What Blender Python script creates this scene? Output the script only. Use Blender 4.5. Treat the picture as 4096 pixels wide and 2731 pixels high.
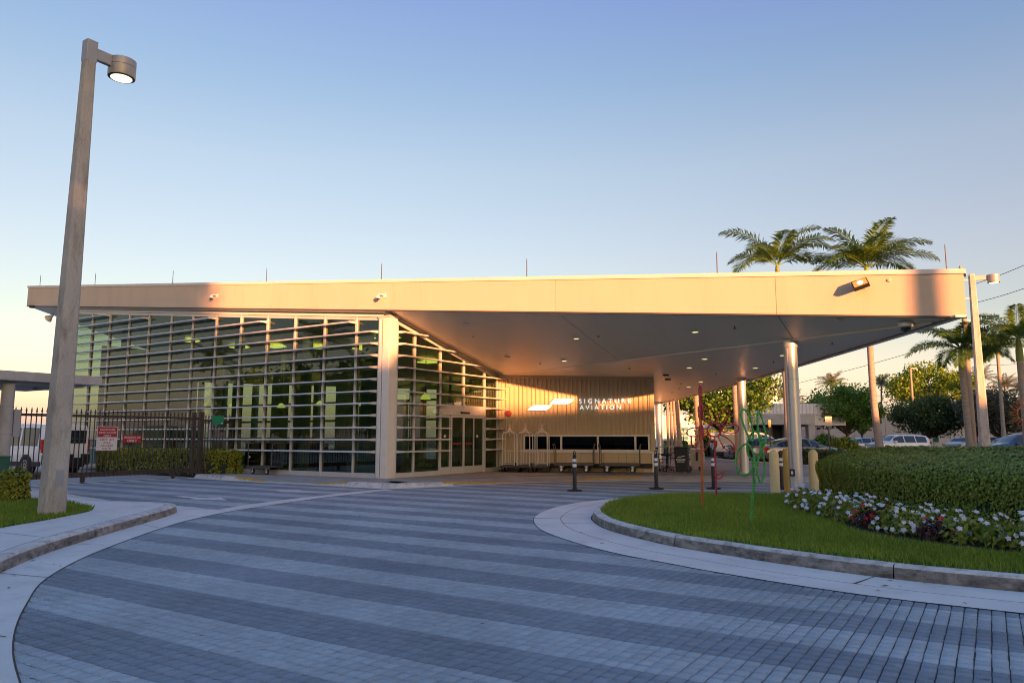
import bpy, bmesh, math, random
import numpy as np
from math import radians, sin, cos, pi, atan2, sqrt
from mathutils import Vector, Matrix

# ------------------------------------------------------------------ scene, camera, sky, sun
for o in list(bpy.data.objects): bpy.data.objects.remove(o)
scene = bpy.context.scene
COL = scene.collection
rng = np.random.default_rng(7); random.seed(7)

F_PX, CX, CY, YH, HCAM = 2990.0, 2048.0, 1365.5, 1746.0, 1.5
PITCH = math.atan((YH-CY)/F_PX); YAW = radians(32.46)
cam_d = bpy.data.cameras.new('camera'); cam = bpy.data.objects.new('camera', cam_d); COL.objects.link(cam)
cam.location = (0, 0, HCAM); cam.rotation_euler = (pi/2+PITCH, 0, YAW)
cam_d.sensor_width = 36; cam_d.lens = F_PX/4096*36; cam_d.clip_end = 3000; cam_d.clip_start = 0.1
scene.camera = cam

SUN_TO = Vector((12.5, -8.5, 1.12)).normalized()
SUN_EL = math.asin(SUN_TO.z); SUN_AZ = atan2(SUN_TO.x, SUN_TO.y)
world = bpy.data.worlds.new('World'); scene.world = world; world.use_nodes = True
wn = world.node_tree.nodes; wl = world.node_tree.links; wn.clear()
sky = wn.new('ShaderNodeTexSky'); sky.sky_type = 'NISHITA'; sky.sun_disc = False
sky.sun_elevation = SUN_EL; sky.sun_rotation = SUN_AZ; sky.altitude = 0
sky.air_density = 1.0; sky.dust_density = 1.5; sky.ozone_density = 0.7
bg = wn.new('ShaderNodeBackground'); bg.inputs['Strength'].default_value = 0.15
wo = wn.new('ShaderNodeOutputWorld')
wtc = wn.new('ShaderNodeTexCoord'); wsx = wn.new('ShaderNodeSeparateXYZ'); wl.new(wtc.outputs['Generated'], wsx.inputs[0])
wr = wn.new('ShaderNodeValToRGB'); wl.new(wsx.outputs['Z'], wr.inputs[0])     # evening haze: pale warm horizon fading into blue, alike all round
els = wr.color_ramp.elements; K = 1/.117
for i, (pos, c) in enumerate(((0.0,(.046,.033,.046)),(.06,(.046,.031,.043)),(.146,(.012,.006,.021)),(.23,(.013,.007,.023)),(.34,(.011,.010,.024)),(.44,(.002,.006,.026)),(.53,(.000,.002,.032)),(.73,(.000,.008,.040)),(1.0,(.003,.025,.067)))):
    e = els[i] if i < 2 else els.new(pos)
    e.position = pos; e.color = (c[0]*K, c[1]*K, c[2]*K, 1)
wmx = wn.new('ShaderNodeMix'); wmx.data_type = 'RGBA'; wmx.inputs[0].default_value = .78
wl.new(sky.outputs[0], wmx.inputs[6]); wl.new(wr.outputs[0], wmx.inputs[7])
wl.new(wmx.outputs[2], bg.inputs['Color']); wl.new(bg.outputs[0], wo.inputs['Surface'])

sun_d = bpy.data.lights.new('sun', 'SUN'); sun_d.energy = 2.0; sun_d.angle = radians(0.5); sun_d.color = (1.0, 0.39, 0.15)
sun = bpy.data.objects.new('sun', sun_d); COL.objects.link(sun)
sun.rotation_euler = SUN_TO.to_track_quat('Z', 'Y').to_euler()
scene.view_settings.view_transform = 'Standard'; scene.view_settings.look = 'None'
scene.view_settings.gamma = 1; scene.view_settings.use_curve_mapping = False
scene.view_settings.exposure = 3.1
scene.cycles.use_denoising = True; scene.cycles.filter_width = 1.0
scene.cycles.max_bounces = 8; scene.cycles.transparent_max_bounces = 16

# ------------------------------------------------------------------ where a sight line of the survey meets a plane
_fw = np.array([-sin(YAW)*cos(PITCH), cos(YAW)*cos(PITCH), sin(PITCH)]); _rt = np.array([cos(YAW), sin(YAW), 0.0]); _up = np.cross(_rt, _fw)
_fh = np.array([-sin(YAW), cos(YAW), 0.0]); _C = np.array([0, 0, HCAM])
def _ray(x, y): return _fw*F_PX+_rt*(x-CX)-_up*(y-CY)
def G(x, y, z=0.0):
    d = _ray(x, y); p = _C+d*((z-HCAM)/d[2]); return Vector(p)
def D(x, y, dist):
    d = _ray(x, y); return Vector(_C+d*(dist/_fh.dot(d)))
def AY(x, y, Y):
    d = _ray(x, y); return Vector(_C+d*(Y/d[1]))
def AX(x, y, X):
    d = _ray(x, y); return Vector(_C+d*(X/d[0]))
def PL(x, y, p, n):
    d = _ray(x, y); p = np.array(p, float); n = np.array(n, float); return Vector(_C+d*(n.dot(p-_C)/n.dot(d)))
def depth(p): return float(_fh[0]*p[0]+_fh[1]*p[1])
def base_at(x, dist, z=0.0):           # ground point at a column of the survey and a distance
    p = D(x, 1746, dist); return Vector((p.x, p.y, z))

# ------------------------------------------------------------------ mesh helpers
class MB:
    def __init__(s): s.v = []; s.f = []
    def add(s, vs, fs):
        b = len(s.v); s.v += [tuple(v) for v in vs]; s.f += [tuple(i+b for i in f) for f in fs]; return s
    def hexa(s, a, b):                  # bottom ring of 4, top ring of 4
        return s.add(list(a)+list(b), [(3,2,1,0),(4,5,6,7),(0,1,5,4),(1,2,6,5),(2,3,7,6),(3,0,4,7)])
    def box(s, x0, x1, y0, y1, z0, z1):
        return s.hexa([(x0,y0,z0),(x1,y0,z0),(x1,y1,z0),(x0,y1,z0)], [(x0,y0,z1),(x1,y0,z1),(x1,y1,z1),(x0,y1,z1)])
    def bar(s, p, q, w, h, up=(0,0,1)):  # rectangular bar from p to q
        p = Vector(p); q = Vector(q); t = (q-p).normalized(); u = Vector(up)
        if abs(t.dot(u)) > .98: u = Vector((0,1,0))
        r = t.cross(u).normalized(); u = r.cross(t).normalized(); a = r*w/2; b = u*h/2
        return s.hexa([p-a-b, p+a-b, p+a+b, p-a+b], [q-a-b, q+a-b, q+a+b, q-a+b])
    def prism(s, poly, z0, z1):
        n = len(poly); f0 = (lambda p: z0(p) if callable(z0) else z0); f1 = (lambda p: z1(p) if callable(z1) else z1)
        vs = [(p[0], p[1], f0(p)) for p in poly]+[(p[0], p[1], f1(p)) for p in poly]
        return s.add(vs, [tuple(range(n-1, -1, -1)), tuple(range(n, 2*n))]+[(i, (i+1) % n, n+(i+1) % n, n+i) for i in range(n)])
    def extr(s, pts, off):               # planar 3D polygon extruded by a vector
        n = len(pts); o = Vector(off)
        vs = [Vector(p) for p in pts]+[Vector(p)+o for p in pts]
        return s.add(vs, [tuple(range(n-1, -1, -1)), tuple(range(n, 2*n))]+[(i, (i+1) % n, n+(i+1) % n, n+i) for i in range(n)])
    def tube(s, path, r, n=8, closed=False, cap=True):
        path = [Vector(p) for p in path]; m = len(path); rr = r if hasattr(r, '__len__') else [r]*m
        rings = []; pu = None
        for i, p in enumerate(path):
            if closed: t = path[(i+1) % m]-path[i-1]
            else: t = path[min(i+1, m-1)]-path[max(i-1, 0)]
            t = t.normalized() if t.length > 1e-9 else Vector((0,0,1))
            if pu is None:
                u = Vector((0,0,1)) if abs(t.z) < .9 else Vector((1,0,0))
            else: u = pu
            a = t.cross(u)
            if a.length < 1e-6: a = t.cross(Vector((0,1,0)))
            a.normalize(); u = a.cross(t).normalized(); pu = u
            rings.append([p+(a*cos(2*pi*k/n)+u*sin(2*pi*k/n))*rr[i] for k in range(n)])
        b = len(s.v); s.v += [tuple(v) for ring in rings for v in ring]
        for i in range(m if closed else m-1):
            j = (i+1) % m
            for k in range(n): s.f.append((b+i*n+k, b+i*n+(k+1) % n, b+j*n+(k+1) % n, b+j*n+k))
        if cap and not closed:
            s.f.append(tuple(b+k for k in range(n-1, -1, -1))); s.f.append(tuple(b+(m-1)*n+k for k in range(n)))
        return s
    def cyl(s, p, q, r0, r1=None, n=14): return s.tube([p, q], [r0, r0 if r1 is None else r1], n)
    def lathe(s, prof, c=(0,0,0), n=16, axis='z'):
        c = Vector(c); b = len(s.v); m = len(prof)
        for r, z in prof:
            for k in range(n):
                a = 2*pi*k/n; p = (r*cos(a), r*sin(a), z)
                if axis == 'y': p = (p[0], p[2], p[1])
                elif axis == 'x': p = (p[2], p[0], p[1])
                s.v.append(tuple(c+Vector(p)))
        for i in range(m-1):
            for k in range(n): s.f.append((b+i*n+k, b+i*n+(k+1) % n, b+(i+1)*n+(k+1) % n, b+(i+1)*n+k))
        s.f.append(tuple(b+k for k in range(n-1, -1, -1))); s.f.append(tuple(b+(m-1)*n+k for k in range(n)))
        return s
    def mesh(s, name, mat, smooth=False):
        me = bpy.data.meshes.new(name); me.from_pydata(s.v, [], s.f)
        bm = bmesh.new(); bm.from_mesh(me); bmesh.ops.recalc_face_normals(bm, faces=bm.faces); bm.to_mesh(me); bm.free()
        if smooth:
            me.shade_smooth()
            try: me.set_sharp_from_angle(angle=radians(smooth if smooth is not True else 40))
            except Exception: pass
        if mat: me.materials.append(mat)
        return me
    def build(s, name, mat, parent=None, smooth=False, bevel=0, **t):
        o = link(name, s.mesh(name, mat, smooth), parent)
        if bevel:
            m = o.modifiers.new('bevel', 'BEVEL'); m.width = bevel; m.segments = 2; m.limit_method = 'ANGLE'
        if t: tag(o, **t)
        return o
def link(name, data, parent=None):
    o = bpy.data.objects.new(name, data); COL.objects.link(o)
    if parent is not None: o.parent = parent
    return o
def tag(o, label=None, cat=None, group=None, kind=None):
    if label: o['label'] = label
    if cat: o['category'] = cat
    if group: o['group'] = group
    if kind: o['kind'] = kind
    return o
def thing(name, label, cat, loc=(0,0,0), rz=0, group=None):
    o = link(name, None); o.location = loc; o.rotation_euler = (0, 0, rz); o.empty_display_size = .2
    return tag(o, label, cat, group)
def copy_tree(o, parent=None):
    c = o.copy(); COL.objects.link(c); c.parent = parent
    for ch in list(o.children): copy_tree(ch, c)
    return c
def np_mesh(name, V, Fc, mat=None, tint=None, smooth=False, midx=None):
    V = np.asarray(V, np.float32); Fc = np.asarray(Fc, np.int32); nf, k = Fc.shape
    me = bpy.data.meshes.new(name); me.vertices.add(len(V)); me.vertices.foreach_set('co', V.ravel())
    me.loops.add(nf*k); me.loops.foreach_set('vertex_index', Fc.ravel())
    me.polygons.add(nf); me.polygons.foreach_set('loop_start', np.arange(nf, dtype=np.int32)*k)
    if midx is not None: me.polygons.foreach_set('material_index', np.asarray(midx, np.int32))
    me.update(calc_edges=True)
    if tint is not None:
        a = me.attributes.new('tint', 'FLOAT', 'FACE'); a.data.foreach_set('value', np.asarray(tint, np.float32))
    if mat is not None:
        for m in (mat if isinstance(mat, (list, tuple)) else [mat]): me.materials.append(m)
    if smooth: me.shade_smooth()
    return me
def unit(a): return a/np.maximum(np.linalg.norm(a, axis=-1, keepdims=True), 1e-9)
def leaves(C, size, aspect=.5, N=None, bias=0.0, fold=.12, tint=None, T=None, jit=.35):
    """leaf-shaped faces: C centres, N preferred normals"""
    C = np.asarray(C, float); n = len(C)
    nr = unit(rng.normal(size=(n, 3)))
    if N is not None: nr = unit(nr*(1-bias)+np.asarray(N)*bias)
    t = rng.normal(size=(n, 3)) if T is None else np.asarray(T)+rng.normal(size=(n, 3))*.15
    t = unit(t-nr*(t*nr).sum(1, keepdims=True)); s = np.cross(nr, t)
    L = (size*(1-jit+2*jit*rng.random(n)))[:, None]; W = L*aspect
    V = np.stack([C-t*L*.5, C+s*W*.5-t*L*.08+nr*W*fold, C+t*L*.5-nr*L*.06, C-s*W*.5-t*L*.08+nr*W*fold], 1).reshape(-1, 3)
    Fc = np.arange(4*n).reshape(-1, 4)
    return V, Fc, (rng.random(n) if tint is None else tint)
def inpoly(P, poly):
    P = np.asarray(P); x, y = P[:, 0], P[:, 1]; r = np.zeros(len(P), bool); n = len(poly)
    for i in range(n):
        x1, y1 = poly[i][:2]; x2, y2 = poly[(i+1) % n][:2]
        c = ((y1 > y) != (y2 > y)) & (x < (x2-x1)*(y-y1)/((y2-y1) if y2 != y1 else 1e-9)+x1); r ^= c
    return r
def spline(pts, n=6, closed=False):
    pts = [Vector(p) for p in pts]; m = len(pts); out = []
    for i in range(m if closed else m-1):
        g = (lambda k: pts[k % m]) if closed else (lambda k: pts[max(0, min(m-1, k))])
        a, b, c, d = g(i-1), g(i), g(i+1), g(i+2)
        for k in range(n):
            t = k/n; out.append(.5*((2*b)+(c-a)*t+(2*a-5*b+4*c-d)*t*t+(3*b-a-3*c+d)*t**3))
    if not closed: out.append(pts[-1])
    return out
def text_mesh(s, size, extrude=.004, sx=1.0, spacing=1.0, align='LEFT', bold=0.0):
    cu = bpy.data.curves.new('lettering', 'FONT'); cu.body = s; cu.size = size; cu.extrude = extrude
    cu.space_character = spacing; cu.align_x = align; cu.offset = bold; cu.resolution_u = 3; cu.space_line = .92
    ob = bpy.data.objects.new('lettering', cu); COL.objects.link(ob)
    me = bpy.data.meshes.new_from_object(ob.evaluated_get(bpy.context.evaluated_depsgraph_get()))
    bpy.data.objects.remove(ob); bpy.data.curves.remove(cu)
    for v in me.vertices: v.co.x *= sx
    return me

# ------------------------------------------------------------------ procedural materials
def nodes(name):
    m = bpy.data.materials.new(name); m.use_nodes = True; nt = m.node_tree
    return m, nt, nt.nodes['Principled BSDF'], nt.nodes['Material Output']
def c4(c): return (c[0], c[1], c[2], 1)
def mat(name, col, rough=.6, metal=0.0, var=.12, scale=3.0, bump=0.0, bscale=60.0, spec=.5, stretch=(1,1,1), col2=None, thr=(.45,.65), detail=6, coat=0, fine=0.0):
    m, nt, b, out = nodes(name); N = nt.nodes.new; Lk = nt.links.new
    tc = N('ShaderNodeTexCoord'); mp = N('ShaderNodeMapping'); mp.inputs['Scale'].default_value = stretch
    Lk(tc.outputs['Object'], mp.inputs[0])
    nz = N('ShaderNodeTexNoise'); nz.inputs['Scale'].default_value = scale; nz.inputs['Detail'].default_value = detail; nz.inputs['Roughness'].default_value = .6
    Lk(mp.outputs[0], nz.inputs['Vector'])
    r = N('ShaderNodeValToRGB'); e = r.color_ramp.elements
    lo = [max(0, c*(1-var)) for c in col]; hi = [min(1, c*(1+var)) for c in col]
    e[0].position = .3; e[0].color = c4(lo); e[1].position = .7; e[1].color = c4(hi)
    Lk(nz.outputs[0], r.inputs[0]); src = r.outputs[0]
    if fine:
        n3 = N('ShaderNodeTexNoise'); n3.inputs['Scale'].default_value = 130; n3.inputs['Detail'].default_value = 2
        Lk(tc.outputs['Object'], n3.inputs['Vector'])
        mr = N('ShaderNodeMapRange'); mr.inputs['From Min'].default_value = .3; mr.inputs['From Max'].default_value = .7
        mr.inputs['To Min'].default_value = 1-fine; mr.inputs['To Max'].default_value = 1+fine; Lk(n3.outputs[0], mr.inputs[0])
        mu = N('ShaderNodeMix'); mu.data_type = 'RGBA'; mu.blend_type = 'MULTIPLY'; mu.inputs[0].default_value = 1
        Lk(src, mu.inputs[6]); Lk(mr.outputs[0], mu.inputs[7]); src = mu.outputs[2]
    if col2:
        n2 = N('ShaderNodeTexNoise'); n2.inputs['Scale'].default_value = scale*2.3; n2.inputs['Detail'].default_value = 8; n2.inputs['Roughness'].default_value = .7
        Lk(mp.outputs[0], n2.inputs['Vector'])
        r2 = N('ShaderNodeValToRGB'); r2.color_ramp.elements[0].position = thr[0]; r2.color_ramp.elements[1].position = thr[1]
        Lk(n2.outputs[0], r2.inputs[0])
        mx = N('ShaderNodeMix'); mx.data_type = 'RGBA'; Lk(r2.outputs[0], mx.inputs[0]); Lk(src, mx.inputs[6]); mx.inputs[7].default_value = c4(col2); src = mx.outputs[2]
    Lk(src, b.inputs['Base Color'])
    b.inputs['Roughness'].default_value = rough; b.inputs['Metallic'].default_value = metal; b.inputs['Specular IOR Level'].default_value = spec
    if coat: b.inputs['Coat Weight'].default_value = coat; b.inputs['Coat Roughness'].default_value = .04
    if bump:
        nb = N('ShaderNodeTexNoise'); nb.inputs['Scale'].default_value = bscale; nb.inputs['Detail'].default_value = 4
        Lk(mp.outputs[0], nb.inputs['Vector'])
        bp = N('ShaderNodeBump'); bp.inputs['Strength'].default_value = bump; bp.inputs['Distance'].default_value = .02
        Lk(nb.outputs[0], bp.inputs['Height']); Lk(bp.outputs[0], b.inputs['Normal'])
    return m
def foliage(name, dark, light, rough=.5, trans=.3, spec=.35):
    m, nt, b, out = nodes(name); N = nt.nodes.new; Lk = nt.links.new
    at = N('ShaderNodeAttribute'); at.attribute_name = 'tint'
    r = N('ShaderNodeValToRGB'); r.color_ramp.elements[0].color = c4(dark); r.color_ramp.elements[1].color = c4(light)
    Lk(at.outputs['Fac'], r.inputs[0]); Lk(r.outputs[0], b.inputs['Base Color'])
    b.inputs['Roughness'].default_value = rough; b.inputs['Specular IOR Level'].default_value = spec
    tr = N('ShaderNodeBsdfTranslucent'); Lk(r.outputs[0], tr.inputs['Color'])
    mx = N('ShaderNodeMixShader'); mx.inputs[0].default_value = trans
    Lk(b.outputs[0], mx.inputs[1]); Lk(tr.outputs[0], mx.inputs[2]); Lk(mx.outputs[0], out.inputs['Surface'])
    return m
def glassy(name, tint, base=.06, ior=1.5, rough=0.0):
    m, nt, b, out = nodes(name); N = nt.nodes.new; Lk = nt.links.new; nt.nodes.remove(b)
    fr = N('ShaderNodeLayerWeight'); fr.inputs[0].default_value = .5; pw = N('ShaderNodeMath'); pw.operation = 'POWER'; pw.inputs[1].default_value = 5; Lk(fr.outputs['Facing'], pw.inputs[0])
    mr = N('ShaderNodeMapRange'); mr.inputs['To Min'].default_value = base; Lk(pw.outputs[0], mr.inputs[0])
    t = N('ShaderNodeBsdfTransparent'); t.inputs[0].default_value = c4(tint)
    g = N('ShaderNodeBsdfGlossy'); g.inputs['Roughness'].default_value = rough; g.inputs['Color'].default_value = (.92,.95,.93,1)
    mx = N('ShaderNodeMixShader'); Lk(mr.outputs[0], mx.inputs[0]); Lk(t.outputs[0], mx.inputs[1]); Lk(g.outputs[0], mx.inputs[2]); Lk(mx.outputs[0], out.inputs['Surface'])
    return m
def emit(name, col, strength):
    m, nt, b, out = nodes(name); b.inputs['Base Color'].default_value = c4(col); b.inputs['Emission Color'].default_value = c4(col); b.inputs['Emission Strength'].default_value = strength
    return m
def paver_mat(name, col, var=.1):
    m, nt, b, out = nodes(name); N = nt.nodes.new; Lk = nt.links.new
    ge = N('ShaderNodeNewGeometry'); dv = N('ShaderNodeVectorMath'); dv.operation = 'DIVIDE'; dv.inputs[1].default_value = (.1, .121, 1)
    Lk(ge.outputs['Position'], dv.inputs[0]); sn = N('ShaderNodeVectorMath'); sn.operation = 'FLOOR'
    mul = N('ShaderNodeVectorMath'); mul.operation = 'MULTIPLY'; mul.inputs[1].default_value = (1,1,0)
    Lk(dv.outputs[0], sn.inputs[0]); Lk(sn.outputs[0], mul.inputs[0])
    wnz = N('ShaderNodeTexWhiteNoise'); Lk(mul.outputs[0], wnz.inputs[0])
    n1 = N('ShaderNodeTexNoise'); n1.inputs['Scale'].default_value = .6; n1.inputs['Detail'].default_value = 6; Lk(ge.outputs['Position'], n1.inputs['Vector'])
    n2 = N('ShaderNodeTexNoise'); n2.inputs['Scale'].default_value = 180; n2.inputs['Detail'].default_value = 2; Lk(ge.outputs['Position'], n2.inputs['Vector'])
    def mrange(src, a, c, lo=.3, hi=.7):
        r = N('ShaderNodeMapRange'); r.inputs['From Min'].default_value = lo; r.inputs['From Max'].default_value = hi; r.inputs['To Min'].default_value = a; r.inputs['To Max'].default_value = c; Lk(src, r.inputs[0]); return r.outputs[0]
    f = N('ShaderNodeMath'); f.operation = 'MULTIPLY'; Lk(mrange(wnz.outputs['Value'], 1-var, 1+var, 0, 1), f.inputs[0]); Lk(mrange(n1.outputs[0], .78, 1.16), f.inputs[1])
    f2 = N('ShaderNodeMath'); f2.operation = 'MULTIPLY'; Lk(f.outputs[0], f2.inputs[0]); Lk(mrange(n2.outputs[0], .72, 1.3), f2.inputs[1])
    n4 = N('ShaderNodeTexNoise'); n4.inputs['Scale'].default_value = 5.5; n4.inputs['Detail'].default_value = 3; Lk(ge.outputs['Position'], n4.inputs['Vector'])   # oil drips
    f3 = N('ShaderNodeMath'); f3.operation = 'MULTIPLY'; Lk(f2.outputs[0], f3.inputs[0]); Lk(mrange(n4.outputs[0], 1.0, .55, .70, .78), f3.inputs[1]); f2 = f3
    sc = N('ShaderNodeVectorMath'); sc.operation = 'SCALE'; sc.inputs[0].default_value = col; Lk(f2.outputs[0], sc.inputs['Scale'])
    Lk(sc.outputs[0], b.inputs['Base Color']); b.inputs['Roughness'].default_value = .8; b.inputs['Specular IOR Level'].default_value = .35
    return m

M = {}
M['asphalt'] = mat('asphalt', (.055,.057,.06), .85, var=.25, scale=.8, bump=.3, bscale=40, fine=.3)
M['pav_light'] = paver_mat('paver_light', (.345,.39,.41))
M['pav_dark'] = paver_mat('paver_dark', (.21,.247,.278))
M['pav_brown'] = paver_mat('paver_brown', (.19,.18,.165), .14)
M['bed'] = mat('joint_sand', (.07,.05,.036), .95, var=.3, scale=20)
M['concrete'] = mat('concrete', (.62,.60,.555), .8, var=.10, scale=.9, bump=.15, bscale=70, col2=(.42,.405,.375), thr=(.54,.80), fine=.10)
M['kerb'] = mat('kerb_concrete', (.56,.54,.495), .85, var=.18, scale=2.5, bump=.3, bscale=50, col2=(.15,.135,.115), thr=(.50,.72), fine=.12)
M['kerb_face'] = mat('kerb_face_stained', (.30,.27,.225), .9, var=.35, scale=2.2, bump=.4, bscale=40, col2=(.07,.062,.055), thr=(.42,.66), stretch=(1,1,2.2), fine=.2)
M['walk'] = mat('sidewalk_concrete', (.33,.31,.28), .85, var=.15, scale=1.2, col2=(.22,.2,.18), thr=(.5,.8), bump=.15, fine=.12)
M['yellow_kerb'] = mat('worn_yellow_paint', (.52,.30,.05), .7, var=.15, scale=4, col2=(.25,.17,.07), thr=(.5,.68))
M['white_paint'] = mat('road_white_paint', (.55,.55,.54), .7, var=.12, scale=6, col2=(.3,.3,.31), thr=(.5,.72))
M['soil'] = mat('soil', (.05,.035,.022), .95, var=.4, scale=8)
M['mulch'] = mat('red_mulch', (.16,.06,.03), .95, var=.4, scale=10, bump=.5)
M['grassbed'] = mat('lawn_soil', (.03,.05,.012), .95, var=.3, scale=10)
M['grass'] = foliage('grass_blades', (.11,.19,.016), (.38,.50,.06), .5, .35)
M['hedge'] = foliage('hedge_leaves', (.065,.12,.012), (.34,.42,.05), .42, .2, .28)
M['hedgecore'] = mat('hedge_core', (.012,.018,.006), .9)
M['yhedge'] = foliage('yellow_hedge_leaves', (.07,.11,.01), (.42,.42,.035), .45, .3)
M['leaf'] = foliage('tree_leaves', (.045,.115,.014), (.17,.30,.03), .5, .35)
M['leaf_bright'] = foliage('bright_tree_leaves', (.07,.15,.01), (.28,.38,.025), .5, .4)
M['leaf_dark'] = foliage('dark_tree_leaves', (.035,.065,.016), (.12,.165,.042), .55, .25)
M['leaf_grey'] = foliage('grey_tree_leaves', (.05,.06,.035), (.20,.19,.12), .6, .25)
M['palm'] = foliage('palm_fronds', (.06,.14,.022), (.22,.34,.045), .4, .3)
M['fanpalm'] = foliage('fan_palm_leaves', (.08,.09,.04), (.30,.27,.14), .5, .3)
M['petal'] = foliage('white_petals', (.58,.58,.61), (.80,.80,.82), .5, .25)
M['red_petal'] = foliage('red_petals', (.40,.006,.015), (.75,.015,.035), .5, .2)
M['darkleaf'] = foliage('maroon_leaves', (.025,.008,.008), (.10,.03,.022), .4, .2)
M['impleaf'] = foliage('impatiens_leaves', (.08,.13,.012), (.36,.40,.045), .4, .3)
M['bark'] = mat('bark', (.10,.075,.055), .9, var=.3, scale=6, bump=.6, bscale=20, stretch=(1,1,.3))
M['palmtrunk'] = mat('palm_trunk', (.30,.26,.21), .9, var=.2, scale=5, bump=.5, bscale=9, stretch=(.4,.4,3), col2=(.16,.13,.10), thr=(.5,.7))
M['crownshaft'] = mat('palm_crownshaft', (.16,.21,.035), .5, var=.15)
M['stucco'] = mat('fascia_stucco', (.60,.465,.325), .85, var=.04, scale=.5, bump=.25, bscale=220, fine=.03, col2=(.52,.40,.28), thr=(.52,.85), stretch=(1.6,1,.25))
M['coping'] = mat('coping_metal', (.70,.62,.53), .5, var=.03, scale=1)
M['soffit'] = mat('soffit_plaster', (.78,.68,.50), .40, var=.05, scale=.8, bump=.03, bscale=30, stretch=(1,.25,1))
M['dark_trim'] = mat('dark_trim', (.07,.062,.05), .6)
M['alum'] = mat('aluminium', (.60,.58,.55), .42, .25, var=.05, scale=3)
M['louver'] = mat('louver_aluminium', (.72,.70,.67), .38, .25, var=.06, scale=2, stretch=(.2,1,1))
M['glass'] = glassy('tinted_glass', (.43,.52,.43), .075)
M['glass_door'] = glassy('door_glass', (.42,.54,.48), .06)
M['glass_dark'] = glassy('window_glass', (.25,.28,.26), .012)
M['corr'] = mat('corrugated_beige', (.56,.43,.25), .5, var=.05, scale=1.5, spec=.5)
M['white_frame'] = mat('white_frame', (.72,.66,.57), .5, var=.05)
M['metal'] = mat('brushed_steel', (.74,.71,.66), .32, .55, var=.08, scale=8, stretch=(1,1,.15))
M['colmetal'] = mat('column_metal', (.62,.60,.56), .42, .7, var=.06, scale=2, stretch=(1,1,.1))
M['pipe'] = mat('grey_pipe', (.30,.30,.30), .5)
M['black'] = mat('black_plastic', (.014,.014,.015), .5, var=.2)
M['rubber'] = mat('rubber', (.02,.02,.02), .8, var=.2)
M['deckwood'] = mat('cart_deck', (.07,.06,.05), .7, var=.3, scale=8)
M['truck'] = mat('worn_truck_metal', (.10,.088,.075), .55, .3, var=.2, scale=6)
M['reflect'] = mat('white_reflective_band', (.75,.75,.72), .5, var=.04)
M['bollard'] = mat('cream_bollard_sleeve', (.68,.53,.25), .5, var=.05, scale=2)
M['bollard2'] = mat('amber_bollard_sleeve', (.60,.36,.07), .5, var=.05, scale=2)
M['cpole'] = mat('weathered_concrete_pole', (.44,.41,.35), .9, var=.22, scale=2.2, bump=.8, bscale=55, stretch=(1,1,.35), col2=(.23,.19,.14), thr=(.50,.74), fine=.22)
M['lamp'] = mat('lamp_housing', (.36,.34,.31), .45, .4, var=.06)
M['lampglow'] = emit('lamp_lens_glow', (1.0,.97,.66), .16)
M['downglow'] = emit('downlight_glow', (1.0,.84,.36), .17)
M['sign_white'] = emit('lit_sign_white', (.90,.96,1.0), .09)
M['gate'] = mat('brown_painted_steel', (.055,.042,.034), .55, .1, var=.25, scale=6, col2=(.12,.06,.03), thr=(.6,.8))
M['red'] = mat('sign_red', (.36,.018,.022), .5, var=.05)
M['bellred'] = mat('bell_red', (.36,.035,.035), .5, var=.06)
M['signwhite'] = mat('sign_white', (.66,.64,.61), .5, var=.04)
M['maroon'] = mat('sign_maroon', (.22,.015,.03), .5)
M['green_sign'] = mat('sign_green', (.012,.24,.13), .5, var=.06)
M['green_box'] = mat('green_cabinet', (.010,.085,.045), .5, var=.12)
M['white_car'] = mat('white_paint_car', (.72,.71,.69), .3, var=.02, coat=.6)
M['silver_car'] = mat('silver_paint_car', (.42,.43,.45), .3, .5, var=.03, coat=.7)
M['grey_car'] = mat('grey_paint_car', (.20,.19,.18), .3, .5, var=.03, coat=.7)
M['blue_car'] = mat('blue_paint_car', (.05,.085,.16), .3, .4, var=.03, coat=.7)
M['car_glass'] = mat('car_window', (.02,.028,.030), .05, var=.1, spec=.9)
M['red_lens'] = mat('red_lens', (.42,.012,.012), .2, var=.1)
M['clear_lens'] = mat('clear_lens', (.55,.56,.58), .15, var=.1, spec=.8)
M['rim'] = mat('alloy_rim', (.45,.45,.46), .3, .8)
M['plate'] = mat('licence_plate', (.55,.58,.50), .5)
M['white_metal'] = mat('white_siding', (.62,.61,.60), .5, var=.04, scale=.3)
M['grey_wall'] = mat('grey_wall_panel', (.36,.35,.335), .8, var=.08, scale=.25)
M['portico'] = mat('portico_concrete', (.42,.40,.37), .85, var=.1, scale=.5, col2=(.3,.28,.26), thr=(.5,.7))
M['teal_glass'] = mat('teal_window', (.07,.22,.20), .12, var=.15, scale=.6, spec=.8)
M['rope_red'] = mat('red_tinsel_rope', (.48,.045,.065), .6, var=.3, scale=30)
M['rope_orange'] = mat('orange_tinsel_rope', (.56,.14,.025), .6, var=.3, scale=30)
M['rope_green'] = mat('green_tinsel_rope', (.09,.40,.08), .6, var=.4, scale=30)
M['wire'] = mat('cable', (.02,.05,.055), .6)
M['steelgrey'] = mat('stainless_panel', (.34,.31,.27), .45, .4, var=.08)
M['inner_wall'] = mat('interior_wall', (.50,.52,.42), .8, var=.05)
M['inner_floor'] = mat('interior_floor', (.22,.21,.18), .5, var=.1)
M['inner_dark'] = mat('interior_dark', (.05,.05,.045), .7, var=.2)
M['pendant'] = emit('pendant_glow', (1.0,.80,.16), .22)
M['inner_light'] = emit('ceiling_panel_glow', (1.0,.84,.16), .35)
M['wood'] = mat('weathered_pole_wood', (.30,.22,.15), .9, var=.25, scale=4, stretch=(1,1,.15))
M['white_cam'] = mat('white_plastic', (.72,.70,.66), .4, var=.03)
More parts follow.
